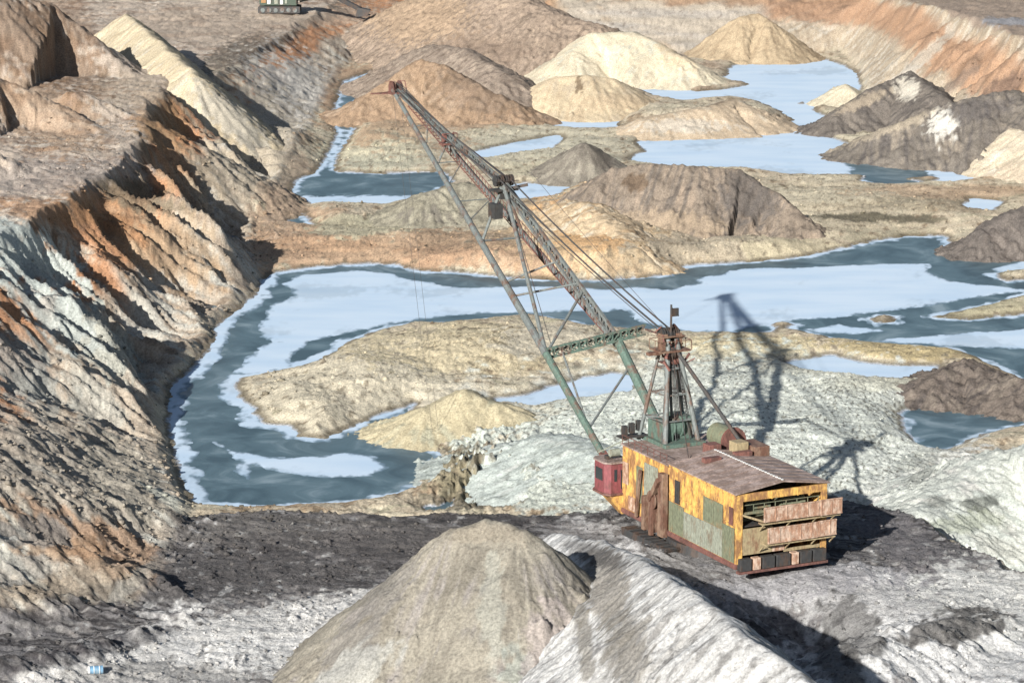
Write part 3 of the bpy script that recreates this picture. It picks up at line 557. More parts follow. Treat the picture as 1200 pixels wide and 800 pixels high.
# ---------------------------------------------------------------- painted steel
def paint(name, c, rust=(.16,.075,.045), amount=.5, rough=.65, sc=.9, bright=None):
    m, n, b = mat_base(name); L = n.links
    tc = n.nodes.new('ShaderNodeTexCoord')
    a = n.nodes.new('ShaderNodeTexNoise'); a.inputs['Scale'].default_value = sc; a.inputs['Detail'].default_value = 8; a.inputs['Roughness'].default_value = .72
    mp = n.nodes.new('ShaderNodeMapping'); mp.inputs['Scale'].default_value = (1, 1, .45); L.new(tc.outputs['Object'], mp.inputs[0]); L.new(mp.outputs[0], a.inputs['Vector'])
    r = n.nodes.new('ShaderNodeMapRange'); r.inputs['From Min'].default_value = .62 - .3 * amount; r.inputs['From Max'].default_value = .74 - .3 * amount; L.new(a.outputs[0], r.inputs[0])
    mx = n.nodes.new('ShaderNodeMix'); mx.data_type = 'RGBA'; mx.inputs[6].default_value = tuple(c) + (1,); mx.inputs[7].default_value = tuple(rust) + (1,)
    L.new(r.outputs[0], mx.inputs[0])
    g = n.nodes.new('ShaderNodeTexNoise'); g.inputs['Scale'].default_value = 5; g.inputs['Detail'].default_value = 5; L.new(mp.outputs[0], g.inputs['Vector'])
    gr = n.nodes.new('ShaderNodeMapRange'); gr.inputs['From Min'].default_value = .3; gr.inputs['From Max'].default_value = .7; gr.inputs['To Min'].default_value = .68; gr.inputs['To Max'].default_value = 1.18; L.new(g.outputs[0], gr.inputs[0])
    vm = n.nodes.new('ShaderNodeVectorMath'); vm.operation = 'SCALE'; L.new(mx.outputs[2], vm.inputs[0]); L.new(gr.outputs[0], vm.inputs['Scale'])
    L.new(vm.outputs[0], b.inputs['Base Color']); b.inputs['Roughness'].default_value = rough
    return m
YEL = paint('yellow_paint', (.62, .37, .10), (.27, .14, .06), .6, sc=1.1)
GRN = paint('olive_grey_panel', (.15, .16, .105), (.20, .15, .085), .35)
GRY = paint('pale_grey_panel', (.24, .25, .20), (.17, .14, .10), .35)
ROOF = paint('rusty_roof', (.33, .255, .225), (.20, .145, .12), .65, sc=.7)
RED = paint('dark_red_paint', (.20, .055, .06), (.11, .04, .035), .4)
PINK = paint('rust_boards', (.46, .34, .26), (.30, .17, .11), .66, sc=1.8)
BRWN = paint('brown_gear', (.20, .13, .09), (.12, .06, .04), .6)
WOOD = paint('ochre_board', (.30, .24, .14), (.2, .12, .07), .4)
DARK = paint('dark_grease', (.035, .035, .035), (.06, .04, .03), .5)
STEEL = paint('grey_steel', (.13, .145, .14), (.12, .075, .055), .42)
TEAL = paint('green_steel', (.085, .13, .105), (.13, .08, .06), .4)
REDST = paint('red_steel', (.17, .075, .06), (.10, .05, .04), .5)
ROPE = paint('wire_rope', (.05, .05, .05), (.07, .045, .035), .4)
WHITE = paint('white_paint', (.62, .62, .60), (.3, .25, .2), .2)
GLASS, n_, b_ = mat_base('cab_glass'); b_.inputs['Base Color'].default_value = (.02, .03, .035, 1); b_.inputs['Roughness'].default_value = .12

class MB:
    def __init__(s): s.v = []; s.f = []
    def add(s, vs, fs):
        o = len(s.v); s.v += [tuple(v) for v in vs]; s.f += [tuple(i + o for i in f) for f in fs]; return s
    def box(s, x0, x1, y0, y1, z0, z1):
        return s.add([(x0,y0,z0),(x1,y0,z0),(x1,y1,z0),(x0,y1,z0),(x0,y0,z1),(x1,y0,z1),(x1,y1,z1),(x0,y1,z1)],
                     [(0,3,2,1),(4,5,6,7),(0,1,5,4),(1,2,6,5),(2,3,7,6),(3,0,4,7)])
    def hexa(s, p): return s.add(p, [(0,3,2,1),(4,5,6,7),(0,1,5,4),(1,2,6,5),(2,3,7,6),(3,0,4,7)])
    def bar(s, a, b, w=.2, h=None):
        a = Vector(a); b = Vector(b); d = (b - a).normalized(); h = h or w
        up = Vector((0,0,1)) if abs(d.z) < .95 else Vector((0,1,0))
        x = d.cross(up).normalized() * w / 2; y = x.cross(d).normalized() * h / 2
        return s.hexa([a - x - y, a + x - y, a + x + y, a - x + y, b - x - y, b + x - y, b + x + y, b - x + y])
    def tube(s, a, b, r, r2=None, n=10):
        a = Vector(a); b = Vector(b); d = (b - a).normalized(); r2 = r if r2 is None else r2
        up = Vector((0,0,1)) if abs(d.z) < .95 else Vector((0,1,0)); x = d.cross(up).normalized(); y = x.cross(d).normalized()
        A = [a + (x * math.cos(t) + y * math.sin(t)) * r for t in [2 * math.pi * i / n for i in range(n)]]
        B = [b + (x * math.cos(t) + y * math.sin(t)) * r2 for t in [2 * math.pi * i / n for i in range(n)]]
        return s.add(A + B, [(i, (i + 1) % n, n + (i + 1) % n, n + i) for i in range(n)] + [tuple(range(n))[::-1], tuple(range(n, 2 * n))])
    def wheel(s, c, ax, r, w, n=20):
        c = Vector(c); ax = Vector(ax).normalized(); s.tube(c - ax * w / 2, c - ax * w * .3, r, r, n); s.tube(c + ax * w * .3, c + ax * w / 2, r, r, n)
        return s.tube(c - ax * w * .3, c + ax * w * .3, r * .88, r * .88, n)
    def truss(s, A, B, n, w=.12, chord=.2, r=None):
        """A, B: lists of chord pairs [(a0,a1), ...]: chords from start to end with zig-zag lacing"""
        P = [Vector(q) for q in A]; Q = [Vector(q) for q in B]; m = len(P)
        for p, q in zip(P, Q): s.bar(p, q, chord)
        for k in range(m):
            j = (k + 1) % m
            if m == 2 and k == 1: break
            for i in range(n):
                a = P[k].lerp(Q[k], i / n); b = P[j].lerp(Q[j], (i + 1) / n); c = P[j].lerp(Q[j], i / n)
                s.bar(a, b, w); s.bar(a, c, w)
        return s
    def rope(s, a, b, r=.05, sag=0.0, n=12):
        a = Vector(a); b = Vector(b); pts = [a.lerp(b, i / n) - Vector((0, 0, sag * 4 * (i / n) * (1 - i / n))) for i in range(n + 1)]
        for p, q in zip(pts[:-1], pts[1:]): s.tube(p, q, r, r, 6)
        return s
    def build(s, name, mat, parent=None, label=None, bevel=0.0):
        me = bpy.data.meshes.new(name); me.from_pydata(s.v, [], s.f)
        bm = bmesh.new(); bm.from_mesh(me); bmesh.ops.recalc_face_normals(bm, faces=bm.faces); bm.to_mesh(me); bm.free()
        me.materials.append(mat)
        o = bpy.data.objects.new(name, me); sc.collection.objects.link(o)
        if parent: o.parent = parent
        if bevel:
            md = o.modifiers.new('bevel', 'BEVEL'); md.width = bevel; md.segments = 2; md.limit_method = 'ANGLE'
        if label: o['label'] = label
        return o
def empty(name, loc, rz=0.0):
    o = bpy.data.objects.new(name, None); sc.collection.objects.link(o); o.location = loc; o.rotation_euler = (0, 0, rz); o.empty_display_size = .5; return o

# ---------------------------------------------------------------- the dragline
YAW = R_(26); D = empty('dragline_excavator', (20.243, 286.189, 8.0), YAW)
tag(D, 'rusty yellow walking dragline with a very long lattice boom, standing on the dark bench', 'dragline')
MB().tube((0,0,-.4), (0,0,1.05), 5.6, 5.3, 40).build('base_disc', DARK, D)
rf = MB().box(-4.9, 4.9, -11.05, 11.4, 1.05, 1.6)
rf.box(-4.98, -4.9, -11, 11.4, 1.15, 1.5); rf.build('revolving_frame', REDST, D, bevel=.04)
# side walls: vertical sheets framed with posts and rails
def side(sx):
    x0, x1 = (-4.85, -4.7) if sx < 0 else (4.7, 4.85)
    w_ = MB().box(x0, x1, -11.0, 1.7, 1.6, 8.25); w_.box(x0 + .25 * (sx < 0), x1 - .25 * (sx > 0), 1.7, 3.4, 1.6, 7.8); w_.box(x0, x1, 3.4, 11.3, 1.6, 7.95)
    y = -10.2
    while y < 11:
        if not 1.6 < y < 3.5: w_.bar((sx * 4.88, y, 1.65), (sx * 4.88, y, 7.9), .09, .07)
        y += 1.32
    w_.bar((sx * 4.89, -11, 8.1), (sx * 4.89, 1.7, 8.1), .12, .2); w_.bar((sx * 4.89, -11, 5.3), (sx * 4.89, 1.7, 5.3), .07, .09)
    o = w_.build('side_wall', YEL, D)
    def panel(y0, y1, z0, z1, mt, nm='wall_panel'):
        p = MB().box(*((-4.985, -4.93) if sx < 0 else (4.93, 4.985)), y0, y1, z0, z1)
        k = y0 + .35
        while k < y1 - .1: p.bar((sx * 5.0, k, z0 + .03), (sx * 5.0, k, z1 - .03), .07, .06); k += .42
        p.build(nm, mt, o)
    panel(-1.3, 1.55, 1.7, 4.65, GRN); panel(-5.0, -1.36, 1.7, 4.3, GRY); panel(-8.7, -5.06, 1.7, 4.35, GRY); panel(-8.7, -5.06, 4.4, 6.75, GRN); panel(-10.9, -8.76, 1.7, 5.0, GRN)
    panel(-.45, .45, 4.75, 7.0, DARK, 'louvre'); panel(3.9, 6.6, 3.9, 7.3, GRY); panel(7.0, 8.2, 3.0, 6.6, GRN); panel(-10.6, -9.9, 5.2, 6.9, REDST, 'hatch'); panel(8.5, 9.8, 1.8, 3.2, PINK, 'hatch'); panel(9.9, 11.0, 4.2, 6.4, PINK, 'hatch')
    return o
side(-1); side(1)
fwl = MB().box(-4.7, 4.7, 11.15, 11.3, 1.6, 7.95)
fwl.build('front_wall', YEL, D)
# roof: low gable over the rear hall, flat deck in front
rr = MB(); e = 5.12
rr.add([(-e,-11.35,8.28),(0,-11.35,9.0),(e,-11.35,8.28),(-e,1.85,8.28),(0,1.85,9.0),(e,1.85,8.28),(-e,-11.35,8.4),(0,-11.35,9.14),(e,-11.35,8.4),(-e,1.85,8.4),(0,1.85,9.14),(e,1.85,8.4)],
       [(0,3,4,1),(1,4,5,2),(6,7,10,9),(7,8,11,10),(0,1,7,6),(1,2,8,7),(3,9,10,4),(4,10,11,5),(0,6,9,3),(2,5,11,8)])
rr_o = rr.build('rear_roof', ROOF, D)
sm = MB(); 
for k in range(9):
    y = -11 + k * 1.5
    for s_ in (-1, 1): sm.bar((s_ * 5.05, y, 8.44), (s_ * .06, y, 9.17), .06, .05)
sm.build('roof_seam', ROOF, rr_o)
rd = MB()
for k in range(26): rd.box(-.09, .09, -11.2 + k * .5, -10.95 + k * .5, 9.15, 9.22)
rd.build('ridge_cap', WHITE, rr_o, 'dotted white ridge cap')
for (x, y) in ((-1.9, -1.2), (1.9, -.5)):
    MB().box(x - .9, x + .9, y - .35, y + .35, 8.8, 9.25).build('roof_hatch', REDST, rr_o)
MB().box(-5.0, 5.0, 1.9, 11.5, 7.98, 8.12).build('front_roof', ROOF, D)
rl = MB()
for k in range(8): rl.bar((-4.9, 2.2 + k * 1.3, 8.12), (-4.9, 2.2 + k * 1.3, 9.0), .05)
rl.bar((-4.9, 2.2, 9.0), (-4.9, 11.3, 9.0), .05); rl.bar((-4.9, 2.2, 8.6), (-4.9, 11.3, 8.6), .04); rl.build('handrail', REDST, D)
# open rear end
rb = MB().box(-4.85, 4.85, -11.2, -11.02, 7.55, 8.27)
for x in (-1.2, 1.6): rb.box(x, x + .12, -11.24, -11.2, 7.5, 8.27)
rb.build('rear_beam', YEL, D)
for x in (-4.85, 4.25): MB().box(x, x + .6, -11.22, -11.03, 1.6, 7.55).build('corner_post', YEL, D)
gb = MB().box(-4.2, 4.2, -11.0, -10.8, 6.2, 6.42); gb.bar((-4.2, -10.9, 7.1), (4.2, -10.9, 7.1), .06)
for k in range(8): gb.bar((-4.1 + k * 1.17, -10.9, 6.4), (-4.1 + k * 1.17, -10.9, 7.1), .06)
gb.build('rear_rail', GRN, D)
dk = MB().box(-4.65, 4.65, -10.9, 11.1, 5.0, 5.1); dk.build('upper_floor', DARK, D)
MB().box(-4.65, 4.65, -6.0, -5.9, 1.65, 8.1).build('inner_bulkhead', DARK, D)
dr = MB().wheel((-1.6, -8.6, 6.2), (1, 0, 0), 1.0, 2.6, 24); dr.wheel((2.2, -8.6, 6.2), (1, 0, 0), 1.0, 2.6, 24); dr.box(-4, 4, -9.4, -7.8, 5.1, 5.4); dr.build('hoist_drum', GRN, D)
# walkway boards projecting behind the rear
def boards(x0, x1, z0, z1, y, nm):
    b = MB().box(x0, x1, y - .12, y, z0, z1)
    x = x0 + .05
    while x < x1: b.box(x, x + .06, y - .17, y - .12, z0 + .03, z1 - .03); x += 1.15
    b.box(x0, x1, y - .18, y - .12, z1 - .1, z1); b.box(x0, x1, y - .18, y - .12, z0, z0 + .1)
    return b.build(nm, PINK, D)
boards(-2.5, 3.5, 5.6, 7.0, -12.05, 'rear_board'); boards(3.55, 5.9, 5.55, 7.05, -12.12, 'rear_board')
boards(-2.0, 3.4, 3.45, 4.95, -11.95, 'rear_board'); boards(3.45, 5.4, 3.5, 5.0, -11.98, 'rear_board')
pf = MB().box(-2.6, 5.9, -12.0, -11.25, 5.28, 5.42); pf.box(-2.1, 5.4, -11.95, -11.25, 3.2, 3.32)
for x in (-2.4, .4, 3.2, 5.2): pf.bar((x, -11.25, 4.6), (x, -11.95, 5.3), .12); pf.bar((x, -11.25, 2.6), (x, -11.9, 3.2), .12)
pf.hexa([(-4.3,-11.5,6.2),(-2.4,-11.9,5.5),(-2.4,-11.9,5.7),(-4.3,-11.5,6.4),(-4.3,-11.25,6.2),(-2.4,-11.25,5.5),(-2.4,-11.25,5.7),(-4.3,-11.25,6.4)])
pf.build('rear_platform', WOOD, D)
MB().box(-4.2, -1.0, -11.2, -11.06, 2.4, 4.9).build('rear_panel', WOOD, D)
MB().box(-1.0, .3, -11.22, -11.06, 2.4, 3.3).build('rear_panel', PINK, D)
MB().box(.3, 4.2, -11.15, -11.03, 2.2, 2.5).build('rear_sill', WOOD, D)
for k, (x, w_, mt) in enumerate([(-4.7,1.3,DARK),(-3.3,.9,PINK),(-2.3,1.4,DARK),(-.8,1.6,DARK),(.9,.8,PINK),(1.8,1.3,DARK),(3.2,1.5,DARK)]):
    MB().box(x, x + w_ - .1, -11.75, -11.08, 1.0, 2.15).build('counterweight', mt, D, bevel=.05)
MB().box(-4.8, 4.8, -11.7, -11.08, .72, .96).build('rear_bumper', REDST, D)
# walking gear on both sides
for s_ in (-1, 1):
    g = MB().box(*sorted((s_ * 4.9, s_ * 5.5)), 1.9, 2.9, .9, 7.2); g.box(*sorted((s_ * 4.95, s_ * 5.7)), 3.6, 4.4, 1.0, 4.6); g.box(*sorted((s_ * 4.95, s_ * 5.6)), 5.4, 6.0, .8, 4.2)
    g.wheel((s_ * 5.35, 4.0, 4.2), (1, 0, 0), .95, .5, 20); g.bar((s_ * 5.6, 2.4, 6.6), (s_ * 5.6, 4.2, 4.2), .5)
    g.bar((s_ * 5.5, 4.0, 4.2), (s_ * 5.8, 3.6, .8), .4); g.bar((s_ * 5.3, 6.8, 6.5), (s_ * 5.3, 7.6, 1.6), .28)
    o = g.build('walking_gear', BRWN, D, bevel=.03)
    sh = MB().hexa([(s_*6.0-.9,-1.0,.0),(s_*6.0+.9,-1.0,.0),(s_*6.0+.9,7.6,.0),(s_*6.0-.9,7.6,.0),(s_*6.0-.75,-1.4,.65),(s_*6.0+.75,-1.4,.65),(s_*6.0+.75,8.0,.65),(s_*6.0-.75,8.0,.65)])
    for k in range(9): sh.box(s_ * 6 - .8, s_ * 6 + .8, -1.2 + k * 1.05, -1.0 + k * 1.05, .65, .78)
    sh.build('walking_shoe', DARK, D, bevel=.05)
    MB().box(s_ * 5.35 - .1, s_ * 5.35 + .1, 1.95, 2.15, 1, 7.0).build('grease_pipe', GRY, o)
# operator's cab on a bracket at the front left corner
c = [(-6.6,11.9),(-6.1,11.35),(-4.0,11.35),(-3.9,13.9),(-4.4,14.5),(-6.1,14.5),(-6.6,13.9)]
def prism(c, z0, z1, mb=None, sc_=1.0, cen=(-5.2, 12.9)):
    mb = mb or MB(); n = len(c); q = [(cen[0] + (x - cen[0]) * sc_, cen[1] + (y - cen[1]) * sc_) for x, y in c]
    return mb.add([(x, y, z0) for x, y in q] + [(x, y, z1) for x, y in q], [tuple(range(n))[::-1], tuple(range(n, 2 * n))] + [(i, (i + 1) % n, n + (i + 1) % n, n + i) for i in range(n)])
cabo = prism(c, 3.1, 6.1).build('cab', RED, D)
prism(c, 6.1, 6.25, None, 1.08).build('cab_roof', ROOF, cabo)
prism(c, 2.9, 3.1, None, 1.12).build('cab_ledge', REDST, cabo)
for (x0, x1, y0, y1) in ((-5.0, -4.55, 11.3, 11.34), (-6.66, -6.61, 12.2, 13.6), (-5.9, -4.6, 14.5, 14.56), (-5.75, -5.45, 11.3, 11.34)):
    z0, z1 = (3.5, 5.4) if x0 == -5.0 else (4.3, 5.5)
    MB().box(x0, x1, y0, y1, z0, z1).build('cab_window', GLASS, cabo)
cr_ = MB()
for x in (-6.4, -5.6, -4.8, -4.1): cr_.bar((x, 11.5, 6.25), (x, 11.5, 6.7), .04)
cr_.bar((-6.4, 11.5, 6.7), (-4.1, 11.5, 6.7), .04); cr_.box(-5.9, -5.3, 12.6, 13.2, 6.25, 6.6); cr_.build('cab_rail', DARK, cabo)
MB().hexa([(-4.9,11.32,.9),(-4.1,11.32,.9),(-4.1,12.0,.9),(-4.9,12.0,.9),(-6.2,11.4,2.88),(-3.9,11.32,2.88),(-3.9,14.2,2.88),(-6.2,14.2,2.88)]).build('cab_bracket', YEL, D)
fp = MB().box(-4.2, 4.2, 11.32, 13.0, 1.1, 2.2)
for x in (-3.8, 3.8): fp.hexa([(x-.5,12.8,1.4),(x+.5,12.8,1.4),(x+.4,17.6,5.0),(x-.4,17.6,5.0),(x-.5,12.8,3.4),(x+.5,12.8,3.4),(x+.4,17.6,5.8),(x-.4,17.6,5.8)])
fp.box(-2.2, 2.2, 12.6, 13.6, 2.2, 4.0); fp.build('front_frame', REDST, D)
# ---- mast
HD = Vector((0, 10.6, 18.4))
mast = MB()
mast.tube((-2.6, 12.2, 8.1), HD + Vector((-.7, .3, 0)), .2, .16); mast.tube((2.6, 12.2, 8.1), HD + Vector((.7, .3, 0)), .2, .16)
mast.tube((-1.9, 8.0, 8.1), HD + Vector((-.45, -.4, 0)), .30, .24); mast.tube((1.9, 8.0, 8.1), HD + Vector((.45, -.4, 0)), .26, .22)
mast.tube((-.3, 9.4, 8.1), HD + Vector((-.2, -.1, 0)), .16, .14)
for z in (10.5, 13, 15.5):
    t = (z - 8.1) / 10.3; a = Vector((-2.6,12.2,8.1)).lerp(HD + Vector((-.7,.3,0)), t); b_2 = Vector((2.6,12.2,8.1)).lerp(HD + Vector((.7,.3,0)), t)
    c_ = Vector((-1.9,8,8.1)).lerp(HD + Vector((-.45,-.4,0)), t); d_ = Vector((1.9,8,8.1)).lerp(HD + Vector((.45,-.4,0)), t)
    for p, q in ((a, b_2), (a, c_), (b_2, d_), (c_, d_), (a, d_)): mast.bar(p, q, .12)
mo = mast.build('mast', STEEL, D)
MB().tube((3.2, 1.0, 8.9), HD + Vector((.3, -.8, -1.2)), .2, .2).tube((-3.2, 1.0, 8.9), HD + Vector((-.3, -.8, -1.2)), .05, .05).build('backstay', DARK, mo)
hb = MB().box(-1.7, 1.7, 9.4, 11.8, 17.2, 17.35); hb.box(-1.3, 1.3, 9.9, 11.3, 18.6, 18.7)
for x in (-1.7, 1.7):
    for y in (9.4, 10.6, 11.8): hb.bar((x, y, 17.3), (x, y, 18.3), .06)
    hb.bar((x, 9.4, 18.3), (x, 11.8, 18.3), .06)
hb.bar((-1.7, 11.8, 18.3), (1.7, 11.8, 18.3), .06); hb.bar((-1.7, 9.4, 18.3), (1.7, 9.4, 18.3), .06)
hb.box(-1.1, -.5, 10.2, 11.2, 17.35, 18.9); hb.box(.5, 1.1, 10.2, 11.2, 17.35, 18.9); hb.box(-2.6, -1.0, 10.2, 10.8, 16.9, 17.2); hb.build('mast_platform', BRWN, mo)
jb = MB(); rr2 = random.Random(4)
for k in range(26):
    p = HD + Vector((rr2.uniform(-1.4, 1.4), rr2.uniform(-1.1, 1.1), rr2.uniform(-2.6, .6))); q = p + Vector((rr2.uniform(-.9, .9), rr2.uniform(-.9, .9), rr2.uniform(-.9, .9)))
    jb.bar(p, q, rr2.uniform(.1, .26))
jb.box(-.9, .9, 9.9, 11.3, 15.9, 16.05); jb.box(-.5, .5, 9.8, 10.9, 16.05, 17.2); jb.build('mast_bracing', REDST, mo)
fl_ = MB()
for k in range(14):
    x = -1.6 + .25 * k; fl_.tube((x * 1.3, 8.4 + .25 * (k % 5), 8.2), HD + Vector((x * .35, -.3, -.6)), .05, None, 6)
fl_.build('mast_fall_rope', ROPE, mo)
sv_ = MB()
for x in (-.75, -.25, .25, .75): sv_.wheel((x, 11.0, 18.7), (1, 0, 0), .72, .3)
sv_.wheel((-.2, 9.9, 17.0), (1, 0, 0), .55, .3); sv_.build('mast_sheave', DARK, mo)
pl = MB().tube((-.05, 10.4, 18.6), (-.05, 10.4, 21.8), .12, .1); pl.box(-.05, .75, 10.3, 10.5, 20.6, 21.4); pl.bar((.0, 10.4, 21.5), (.8, 10.4, 20.6), .1); pl.build('mast_pole', DARK, mo)
ld = MB(); a = Vector((2.9, 12.6, 8.2)); b2 = Vector((.6, 10.9, 17.2)); off = Vector((.35, -.35, 0))
ld.bar(a, b2, .07); ld.bar(a + off, b2 + off, .07)
for k in range(26): p = a.lerp(b2, (k + .5) / 26); ld.bar(p, p + off, .05)
ld.build('mast_ladder', STEEL, mo)
wn = MB().box(-2.3, 2.3, 7.2, 12.4, 8.12, 8.5); wn.box(-1.9, -.6, 8.6, 11.6, 8.5, 10.3); wn.box(.4, 1.7, 9.0, 11.6, 8.5, 10.7); wn.wheel((0, 9.6, 9.7), (1, 0, 0), 1.1, 1.2); wn.build('winch_block', TEAL, D, bevel=.05)
rw_ = MB().tube((3.1, 3.6, 9.3), (3.1, 6.6, 9.3), 1.15, 1.15, 22); rw_.build('roof_drum', GRN, D)
MB().wheel((3.1, 3.3, 9.3), (0, 1, 0), 1.35, .3, 22).build('drum_flange', REDST, D)
MB().box(1.6, 3.0, .2, 1.6, 8.75, 9.9).build('roof_box', WOOD, D, bevel=.06)
MB().box(3.2, 4.9, -.6, 2.6, 8.5, 9.5).build('roof_box', BRWN, D, bevel=.06)
MB().box(-.2, 1.2, 2.3, 3.6, 8.12, 9.4).build('roof_box', REDST, D, bevel=.06)
eq = MB()
for k in range(3): eq.box(-4.4 + k * .8, -3.9 + k * .8, 12.0, 12.5, 8.6 + .2 * k, 9.6 + .2 * k)
eq.box(-4.8, -1.8, 11.5, 12.8, 8.45, 8.6); eq.build('resistor_box', DARK, D)
MB().bar((-6.5, 13.4, 6.9), (-2.2, 12.8, 8.5), .1).tube((-5.6, 12.6, 6.9), (-4.6, 12.6, 6.9), .4, .4, 12).build('cable_reel', GRY, D)
# ---- boom
FL = Vector((-3.8, 17.5, 5.4)); FR = Vector((3.8, 17.5, 5.4)); TL = Vector((-4.25, 29.4, 13.5)); TR = Vector((4.1, 29.4, 14.2)); TP = Vector((0, 76.7, 35.1)); NA = Vector((0, 48.3, 28.3)); NB = Vector((0, 62.6, 31.2))
MB().tube(FL, TL, .36, .40).build('boom_foot_chord', TEAL, D)
MB().tube(FR, TR, .50, .50).build('boom_foot_chord', TEAL, D)
bl = MB().tube(TL, TP + Vector((-.5, 0, 0)), .42, .24); bc = bl.build('boom_chord', STEEL, D)
MB().tube(Vector((4.25, 29.4, 13.5)), TP + Vector((.5, 0, 0)), .38, .24).build('boom_chord', STEEL, D)
uc = MB(); o1 = Vector((.35, 0, -.3)); o2 = Vector((-.35, 0, -.3)); o3 = Vector((0, 0, .42))
uc.truss([TR + o1, TR + o2, TR + o3], [NA + o1, NA + o2, NA + o3], 18, .13, .30); uc.build('upper_chord', STEEL, D)
ut = MB(); ut.truss([NA + o1 * .8, NA + o2 * .8, NA + o3 * .8], [TP + o1 * .6, TP + o2 * .6, TP + o3 * .4], 20, .10, .18); ut.build('upper_chord', STEEL, D)
ct = MB(); z_ = Vector((0, 0, .5)); y_ = Vector((0, .5, 0)); ct.truss([TL - z_, TL + z_, TL + y_], [Vector((7.0, 28.6, 15.2)) - z_, Vector((7.0, 28.6, 15.2)) + z_, Vector((7.0, 28.6, 15.2)) + y_], 12, .11, .2); ct.build('cross_tie', TEAL, D)
MB().bar(Vector((7.0, 28.6, 15.2)), HD + Vector((.5, .5, -.2)), .14).build('tie_bar', REDST, D)
def on(a, b, t): return Vector(a).lerp(Vector(b), t)
R0 = Vector((4.25, 29.4, 13.5))
for p, q, w_ in ((NA, TL, .34), (NA, on(TL, TP, .40), .22), (NA, on(R0, TP, .40), .22), (NB, on(TL, TP, .70), .16), (NB, on(R0, TP, .70), .16), (on(FL, TL, .25), on(FR, TR, .75), .14), (on(FL, TL, .25) + Vector((0, 0, .2)), on(TL, TR, .22), .12), (on(TR, NA, .3), TL, .20), (on(TL, TP, .2), on(TR, NA, .35), .12), (on(TL, TP, .4), on(R0, TP, .4), .14), (on(TL, TP, .4), NA, .1), (on(TL, TP, .25), on(TR, NA, .5), .12)):
    MB().tube(p, q, w_ / 2 + .06, None, 8).build('boom_strut', STEEL, D)
for t in (.55, .7, .85): MB().tube(on(TL, TP, t), on(R0, TP, t), .07, None, 6).build('boom_crossbar', STEEL, D)
for t in (.48, .62, .78): MB().tube(on(TL, TP, t), on(R0, TP, t + .07), .06, None, 6).build('boom_crossbar', STEEL, D)
wk = MB(); 
def walk(a, b, n):
    s0 = Vector((-.35, 0, 0)); s1 = Vector((.35, 0, 0)); h = Vector((0, 0, .9))
    wk.bar(a + s0, b + s0, .08); wk.bar(a + s1, b + s1, .08); wk.bar(a + s0 + h, b + s0 + h, .06); wk.bar(a + s1 + h, b + s1 + h, .06)
    for i in range(n + 1):
        p = a.lerp(b, i / n); wk.bar(p + s0, p + s1, .10); wk.bar(p + s0, p + s0 + h, .05); wk.bar(p + s1, p + s1 + h, .05)
walk(on(R0, TP, .05), on(R0, TP, .52), 34); walk(on(R0, TP, .52), on(R0, TP, .93), 30); wk.build('boom_walkway', REDST, D)
na = MB().box(-1.5, 1.5, 47.6, 49.0, 27.5, 27.7)
for x in (-.9, -.3, .3, .9): na.wheel((x, 48.3, 28.6), (1, 0, 0), .62, .3)
na.bar((-1.5, 47.6, 28.6), (1.5, 47.6, 28.6), .08); na.bar((-1.5, 49, 28.6), (1.5, 49, 28.6), .08); na.bar((0, 48.3, 27.6), (2.2, 46.8, 28.2), .3); na.box(-.5, .5, 47.9, 48.7, 26.6, 27.6); na.box(-1.6, -.6, 47.2, 48.8, 24.6, 26.2); na.build('strut_head', DARK, D)
nb = MB().box(-.9, .9, 62.1, 63.1, 30.6, 30.8)
for x in (-.5, .5): nb.wheel((x, 62.6, 31.4), (1, 0, 0), .5, .25)
nb.bar((-.9, 62.1, 31.9), (.9, 62.1, 31.9), .08); nb.bar((.9, 62.1, 30.8), (.9, 62.1, 31.9), .08); nb.bar((.9, 63.1, 30.8), (.9, 63.1, 31.9), .08); nb.bar((.9, 62.1, 31.9), (.9, 63.1, 31.9), .08); nb.build('strut_head', REDST, D)
hd = MB().box(-.8, .8, 75.6, 77.6, 34.7, 34.9)
for x in (-.45, .45): hd.wheel((x, 77.0, 35.3), (1, 0, 0), .8, .3)
for x in (-.8, .8): hd.bar((x, 75.6, 34.9), (x, 76.2, 36.2), .08); hd.bar((x, 76.2, 36.2), (x, 78.2, 36.0), .08)
hd.bar((-.8, 76, 34.8), (-3.4, 76.4, 34.9), .16); hd.bar((-.8, 77.4, 34.8), (-3.4, 76.4, 34.9), .1); hd.build('boom_head', REDST, D)
sp = MB(); top = HD + Vector((0, .5, .6))
for x in (-.45, .45): sp.rope(top + Vector((x, 0, 0)), NA + Vector((x * 1.4, 0, .6)), .085, .5)
for x in (-.7, .7): sp.rope(NA + Vector((x, 0, .4)), NB + Vector((x, 0, .3)), .085); sp.rope(NB + Vector((x, 0, .3)), TP + Vector((x * .5, 0, .3)), .08)
sp.rope(NA + Vector((0, 0, .8)), NB + Vector((0, 0, .9)), .07); sp.rope(NB + Vector((0, 0, .9)), TP + Vector((0, 0, .9)), .07); sp.build('suspension_rope', ROPE, D)
hr = MB()
for x in (-.2, .3): hr.rope(top + Vector((x, .2, -.5)), TP + Vector((x, .2, 1.0)), .04, .9, 24)
hr.rope(top + Vector((0, 0, .2)), NA + Vector((2.6, -1.5, 1.2)), .025, .2); hr.rope(NA, on(TL, TR, .1), .04); hr.build('hoist_rope', ROPE, D)
gx_, gy_ = at(511, 503, 1.6); gz_ = float(terrain(np.array([gx_]), np.array([gy_]))[0])
lp = Matrix.Rotation(-YAW, 4, 'Z') @ Vector((gx_ - 20.243, gy_ - 286.189, gz_ + .3 - 8.0))
hang = MB()
for x in (-.45, .45): hang.rope(TP + Vector((x, .3, .2)), lp + Vector((x * .9, 0, 0)), .02, 0, 4)
